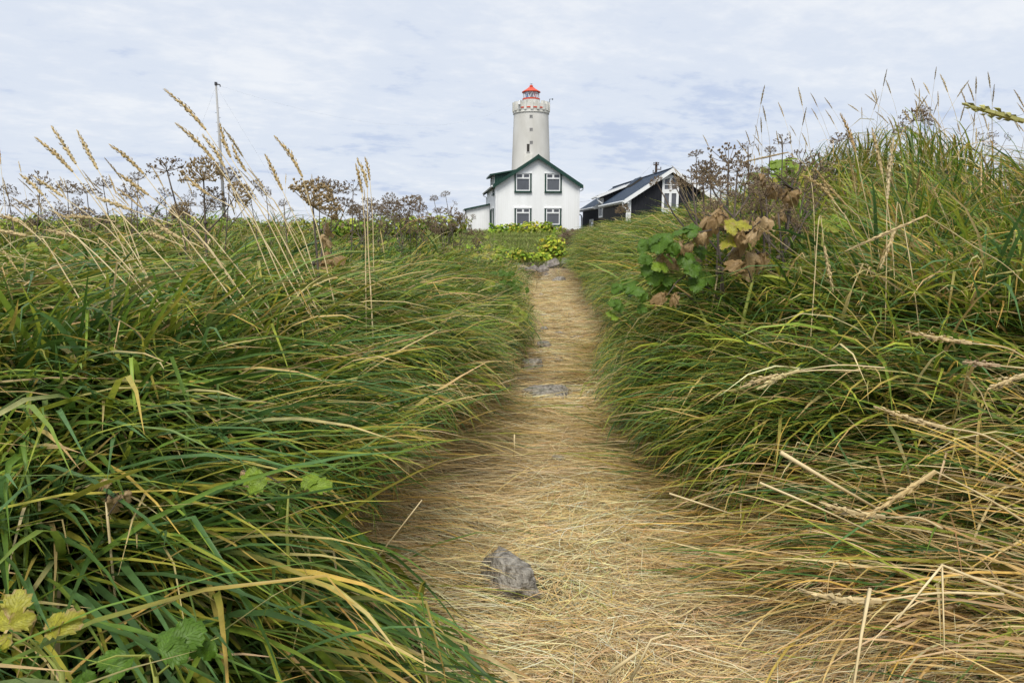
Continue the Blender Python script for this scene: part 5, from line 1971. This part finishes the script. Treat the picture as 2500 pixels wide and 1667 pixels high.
leafy_plant('angelica_plant', (1737, 815), 3.1, [
    (1609, 585, 72, 'green'), (1575, 600, 58, 'green'), (1640, 600, 50, 'green'), (1679, 560, 66, 'green', (-.2, -.5, .8), (-.8, -.1, .2)), (1592, 662, 66, 'green', (.1, -.9, .4), (.1, -.1, -1)),
    (1628, 676, 60, 'green'), (1612, 648, 46, 'lime'), (1529, 686, 56, 'green'), (1545, 712, 52, 'green'), (1505, 700, 36, 'green'), (1512, 745, 42, 'green'), (1498, 770, 36, 'lime'),
    (1568, 716, 44, 'green'), (1676, 632, 62, 'green', (0, -.8, .5), (.2, -.1, -1)), (1708, 612, 50, 'green'), (1723, 672, 68, 'green'), (1700, 690, 50, 'green'), (1690, 662, 44, 'green'),
    (1607, 712, 42, 'lime'), (1636, 628, 56, 'dry', (.2, -.9, .2), (.2, 0, -1)), (1622, 612, 30, 'dry'), (1670, 600, 50, 'dry'), (1633, 722, 42, 'brown')],
    'green leafy plant with yellowing stems hanging over the right path edge', 'leafy plants on the right', nodes=[(1701, 742), (1676, 672), (1660, 620)], sr=.0055)
leafy_plant('angelica_plant', (1812, 790), 3.05, [
    (1766, 522, 66, 'brown'), (1740, 545, 60, 'brown'), (1725, 560, 44, 'dry'), (1792, 548, 74, 'yellow', (-.1, -.6, .8), (.9, 0, -.2)), (1800, 572, 50, 'yellow'), (1833, 612, 80, 'dry', (.1, -.95, .2), (.1, 0, -1)),
    (1812, 590, 66, 'brown'), (1858, 622, 66, 'brown', (.4, -.9, .2), (.15, 0, -1)), (1850, 532, 60, 'dry'), (1838, 560, 52, 'dry'), (1860, 560, 40, 'brown'), (1780, 590, 50, 'yellow'), (1805, 640, 46, 'brown')],
    'withered plant with crumpled brown and yellow leaves beside the green leafy one', 'leafy plants on the right', nodes=[(1836, 690), (1840, 620), (1815, 575)], sr=.006)
leafy_plant('angelica_plant', (1915, 640), 3.5, [(1926, 492, 56, 'brown'), (1938, 470, 46, 'brown'), (1900, 440, 46, 'brown'), (1898, 462, 44, 'brown'), (1930, 515, 34, 'dry')],
    'bare plant with a few curled brown leaves left of the mound', 'leafy plants on the right', stem_mat='deadstem', nodes=[(1925, 540), (1935, 460)], sr=.006)
leafy_plant('angelica_plant', (1545, 990), 3.4, [(1552, 972, 42, 'limeyel', (0, -.9, .3), (0, 0, -1)), (1565, 985, 38, 'limeyel'), (1535, 960, 30, 'green'), (1580, 950, 40, 'green'), (1610, 940, 44, 'green'), (1640, 960, 44, 'green'), (1600, 970, 40, 'green')],
    'small plant with hanging yellow green leaves low at the right path edge', 'leafy plants on the right', nodes=[(1556, 945)], sr=.003)
YB = [(1850, 430), (1870, 415), (1895, 425), (1905, 405), (1925, 420), (1880, 445), (1910, 445), (1940, 410), (1860, 450), (1925, 395), (1890, 400), (1960, 430)]
leafy_plant('angelica_plant', (1895, 520), 4.4, [(x, y, rnd.uniform(36, 54), rnd.choice(('yellow', 'limeyel', 'limeyel', 'lime'))) for x, y in YB], 'yellow leaved plant on the skyline behind the dead stems', 'leafy plants on the right', nodes=[(1895, 470), (1900, 430)])
leafy_plant('angelica_plant', (2010, 560), 3.4, [(2010, 540, 40, 'limeyel'), (2040, 535, 36, 'lime'), (2030, 555, 36, 'limeyel'), (2060, 550, 30, 'lime')], 'few lime leaves glimpsed in the mound grass', 'leafy plants on the right', nodes=[(2025, 550)])
LL = 'leafy plants on the left'
leafy_plant('angelica_plant', (150, 1640), .74, [(34, 1500, 104, 'yellow', (.1, -.9, .5), (.1, .1, 1)), (147, 1530, 104, 'yellow', (-.1, -.8, .6), (.5, .1, 1)), (10, 1560, 70, 'yellow')], 'two yellow brown edged leaves at the lower left corner', LL, nodes=[(110, 1600)], sr=.0022)
leafy_plant('angelica_plant', (380, 1650), .70, [(430, 1570, 120, 'green', (.0, -.6, .8), (.7, .1, .6)), (495, 1575, 80, 'green'), (292, 1608, 104, 'green', (0, -.35, .95), (-1, -.1, -.05)), (200, 1655, 60, 'green')], 'dark green rounded leaves at the bottom left', LL, nodes=[(365, 1600)], sr=.002)
leafy_plant('angelica_plant', (700, 1290), 1.12, [(628, 1168, 82, 'lime', (0, -.65, .75), (-1, 0, .2)), (764, 1184, 82, 'lime', (0, -.65, .75), (.8, 0, .3)), (692, 1232, 66, 'green', (.9, -.4, .1), (-.3, 0, -1)), (605, 1160, 36, 'dry')], 'pair of bright green leaves poking out of the left grass', LL, nodes=[(705, 1190)], sr=.002)
leafy_plant('angelica_plant', (262, 1260), 1.08, [(254, 1192, 62, 'dry', (.1, -.9, .3), (.1, 0, -1)), (300, 1210, 34, 'dry')], 'crumpled tan leaf in the left grass', LL, stem_mat='strawstem', nodes=[(258, 1225)], sr=.0014)
leafy_plant('angelica_plant', (780, 680), 3.4, [(790, 600, 60, 'brown', (.1, -.9, .2), (.1, 0, -1)), (795, 640, 50, 'brown', None, (.1, 0, -1)), (782, 570, 40, 'dry')], 'curled brown leaves hanging behind the umbrella flower stem', LL, stem_mat='deadstem', nodes=[(788, 590)], sr=.005)
leafy_plant('angelica_plant', (1235, 770), 5.2, [(1254, 745, 26, 'limeyel'), (1235, 755, 26, 'lime'), (1265, 760, 26, 'limeyel'), (1280, 765, 24, 'limeyel'), (1245, 772, 26, 'lime'), (1222, 742, 24, 'lime'), (1230, 720, 24, 'green'), (1270, 780, 22, 'limeyel'), (1212, 730, 26, 'green'), (1258, 790, 22, 'limeyel'), (1240, 735, 24, 'limeyel')],
    'yellow green leaf cluster at the left path edge', LL, nodes=[(1240, 750)], sr=.003)
leafy_plant('angelica_plant', (1190, 740), 5.4, [(1196, 692, 34, 'limeyel', (0, -.9, .4), (0, 0, -1)), (1215, 700, 26, 'green'), (1228, 690, 24, 'green'), (1250, 692, 24, 'green'), (1262, 704, 22, 'green'), (1240, 672, 22, 'green'), (1225, 665, 22, 'green'), (1270, 690, 20, 'green'), (1205, 665, 20, 'green'), (1180, 700, 24, 'lime'), (1145, 690, 22, 'limeyel')],
    'green leaf cluster with one bright yellow leaf left of the path', LL, nodes=[(1205, 715), (1220, 690)], sr=.003)
for k, (cx, cy, D_, lab) in enumerate(((1062, 655, 6.0, 'yellow leaves low in the dry thicket left of the house'), (1110, 640, 7.2, 'yellow orange leaves right of the low yellow ones in the thicket'), (1020, 640, 6.4, 'yellow green leaves left of the low yellow ones in the thicket'),
                                       (930, 620, 5.6, 'lime leaves behind the upright pair of ears'), (880, 610, 5.4, 'lime leaves beside the umbrella flower stem'), (330, 625, 4.4, 'yellow green leaves under the bundled stalks left of the mast'),
                                       (110, 610, 4.0, 'yellow green leaves under the stalks at the far left'), (430, 600, 4.6, 'yellow green leaves below the dark long stemmed head'), (200, 640, 4.0, 'lime leaves low at the left between bundled stalks'), (1175, 625, 10, 'lime leaves at the far end of the left bank'), (1230, 612, 15, 'yellow leaves left of the lawn rise'))):
    lv = [(cx + rnd.gauss(0, 34), cy + rnd.gauss(0, 16), rnd.uniform(.85, 1.25) * 105 / D_ ** .9 * .55 + 4, rnd.choice(('yellow', 'limeyel', 'limeyel', 'lime', 'lime'))) for _ in range(14)]
    leafy_plant('angelica_plant', (cx, cy + 40), D_, lv, lab, LL, nodes=[(cx, cy + 12)], sr=.003)


def bush(px, py_, D_, wpx, hpx, cols_, n, label, group, size=.09):
    """low leafy plant too far to tell the leaves apart: stems plus one foliage mass"""
    c = at_y(px, py_, D_)
    gz_ = Gs(c.x, c.y)
    w, h = wpx / F_PX * D_ / 2, hpx / F_PX * D_
    o_z = min(gz_, c.z - h * .3)
    mb = MB()
    for i in range(7):
        a_ = rnd.uniform(0, 6.28)
        e_ = Vector((math.cos(a_) * w * rnd.uniform(.2, .8), math.sin(a_) * w * .6, (c.z - o_z) + h * rnd.uniform(0, .4)))
        mb.tube([(0, 0, 0), e_ * .5 + Vector((0, 0, .05)), e_], [.012, .009, .004], 4)
    o = mb.build('leafy_bush', M['greenstem'])
    o.location = (c.x, c.y, o_z)
    tag(o, label, 'bush', group)
    fb = MB()
    for i in range(n):
        while True:
            v = Vector((rnd.uniform(-1, 1), rnd.uniform(-1, 1), rnd.uniform(-.9, 1)))
            if v.length < 1 and v.length > .35:
                break
        lump = 1 + .55 * mnoise.noise(v * 1.9 + Vector((px, 0, D_)))
        p = Vector((v.x * w * lump, v.y * w * .7 * lump, (c.z - o_z) + v.z * h * .55 * lump))
        a_ = Vector((rnd.gauss(0, 1), rnd.gauss(0, 1), rnd.gauss(0, .5))).normalized()
        nrm = (v + Vector((0, -.2, .6)) + Vector((rnd.gauss(0, .5), rnd.gauss(0, .5), rnd.gauss(0, .5)))).normalized()
        x_ = a_.cross(nrm)
        if x_.length < .1:
            continue
        x_.normalize()
        a_ = nrm.cross(x_)
        s = size * rnd.uniform(.6, 1.3)
        cc = rnd.choice(cols_)
        k = rnd.uniform(.75, 1.25)
        cc = tuple(q * k for q in cc)
        fb.add([p - a_ * s * .6, p + x_ * s * .42 + nrm * s * .1 - a_ * s * .1, p + x_ * s * .25 + a_ * s * .35, p + a_ * s * .62, p - x_ * s * .25 + a_ * s * .35, p - x_ * s * .42 + nrm * s * .1 - a_ * s * .1, p],
               [(0, 1, 6), (1, 2, 6), (2, 3, 6), (3, 4, 6), (4, 5, 6), (5, 0, 6)], cc)
    f = fb.build('foliage', M['ear'], o)
    f['kind'] = 'stuff'
    return o


YL = [(.46, .46, .04), (.38, .44, .035), (.27, .37, .03), (.50, .42, .05), (.17, .26, .025)]
GL = [(.20, .34, .03), (.28, .42, .035), (.40, .48, .04), (.13, .23, .025)]
HB = 'leafy bushes at the foot of the white house'
bush(1213, 572, 33, 48, 46, GL, 420, 'bright green leafy bush at the left corner of the white house', HB, .15)
bush(1180, 590, 32, 40, 24, GL, 260, 'low green bush just left of the white house corner', HB, .13)
bush(1246, 566, 34, 50, 34, GL + YL, 340, 'green bush under the lower left house window', HB, .15)
bush(1292, 562, 34, 60, 40, YL, 460, 'yellow leafy bush between the two lower house windows', HB, .15)
bush(1330, 564, 34, 56, 40, GL + YL, 420, 'yellow green bush under the lower right house window', HB, .15)
bush(1368, 570, 34, 44, 30, YL, 260, 'low yellow bush right of the lower right house window', HB, .13)
bush(1350, 606, 17.6, 70, 54, YL, 520, 'yellow leafy bush growing above the rock step', 'yellow bushes above the rock step', .085)
bush(1312, 632, 17.0, 76, 36, YL + GL, 420, 'lower yellow green bush hanging over the rock step', 'yellow bushes above the rock step', .08)
bush(1385, 622, 17.4, 56, 36, YL + GL, 420, 'yellow green bush right of the tallest yellow one', 'yellow bushes above the rock step', .075)
bush(1336, 612, 18.0, 24, 26, [(.20, .07, .025), (.28, .12, .03)], 90, 'small rust red plant between the yellow bushes', 'yellow bushes above the rock step', .07)
bush(1222, 612, 17.0, 26, 22, GL, 140, 'small lime plant at the left edge of the lawn', 'yellow bushes above the rock step', .09)
bush(1262, 622, 16.8, 60, 26, GL + YL, 260, 'loose lime plant left of the yellow bush above the rock step', 'yellow bushes above the rock step', .08)
bush(1205, 640, 11, 60, 40, GL + YL, 320, 'leafy lime plant on the left path edge before the rock step', LL, .06)
bush(1250, 700, 8, 44, 46, GL + YL, 260, 'lime leaved plant spilling onto the left path edge midway', LL, .05)
BRW = [(.13, .09, .06), (.19, .14, .10), (.09, .07, .05)]
bush(1395, 578, 26, 70, 34, BRW, 420, 'brown withered bush at the right corner of the white house', HB, .09)
bush(1200, 600, 24, 80, 30, BRW + [(.2, .2, .06)], 420, 'brown green scrub left of the lawn rise', HB, .09)
bush(1160, 612, 16, 70, 34, BRW + GL, 420, 'mixed brown scrub at the far end of the left bank', HB, .07)

SCR = [(.20, .15, .08), (.12, .17, .035), (.17, .22, .04), (.26, .29, .05), (.34, .36, .05)]
for k in range(20):
    hx = 25 + k * 55 + rnd.uniform(-18, 18)
    dd = rnd.uniform(7.5, 11)
    bush(hx, 556 + rnd.uniform(-8, 8), dd, rnd.uniform(80, 150), rnd.uniform(34, 52), SCR if k % 3 else SCR + GL, 520, 'low brown green scrub on the left skyline', 'scrub along the left skyline', .045)


# ------------------------------------------------------------------ labels that count along the rows of look-alikes
def words_of(n):
    ones = ['', 'first', 'second', 'third', 'fourth', 'fifth', 'sixth', 'seventh', 'eighth', 'ninth', 'tenth', 'eleventh', 'twelfth', 'thirteenth', 'fourteenth', 'fifteenth',
            'sixteenth', 'seventeenth', 'eighteenth', 'nineteenth']
    tens = {2: ('twenty', 'twentieth'), 3: ('thirty', 'thirtieth'), 4: ('forty', 'fortieth'), 5: ('fifty', 'fiftieth'), 6: ('sixty', 'sixtieth')}
    if n < 20:
        return ones[n]
    t, o_ = divmod(n, 10)
    return tens[t][1] if o_ == 0 else tens[t][0] + '-' + ones[o_]


bpy.context.view_layer.update()
rows_ = {}
for o in COL.objects:
    if o.parent is None and o.get('group') and o.get('label'):
        rows_.setdefault(o['label'], []).append(o)
for lab, os_ in rows_.items():
    if len(os_) < 2:
        continue

    def sx(o):
        kid = next((c for c in o.children), None)
        v = (o.matrix_world @ (Vector(kid.bound_box[6]) + kid.location) if kid else o.location) - CC
        return v.dot(CX) / v.dot(CF)
    os_.sort(key=sx)
    for k, o in enumerate(os_):
        o['label'] = words_of(k + 1) + ' from the left: ' + lab
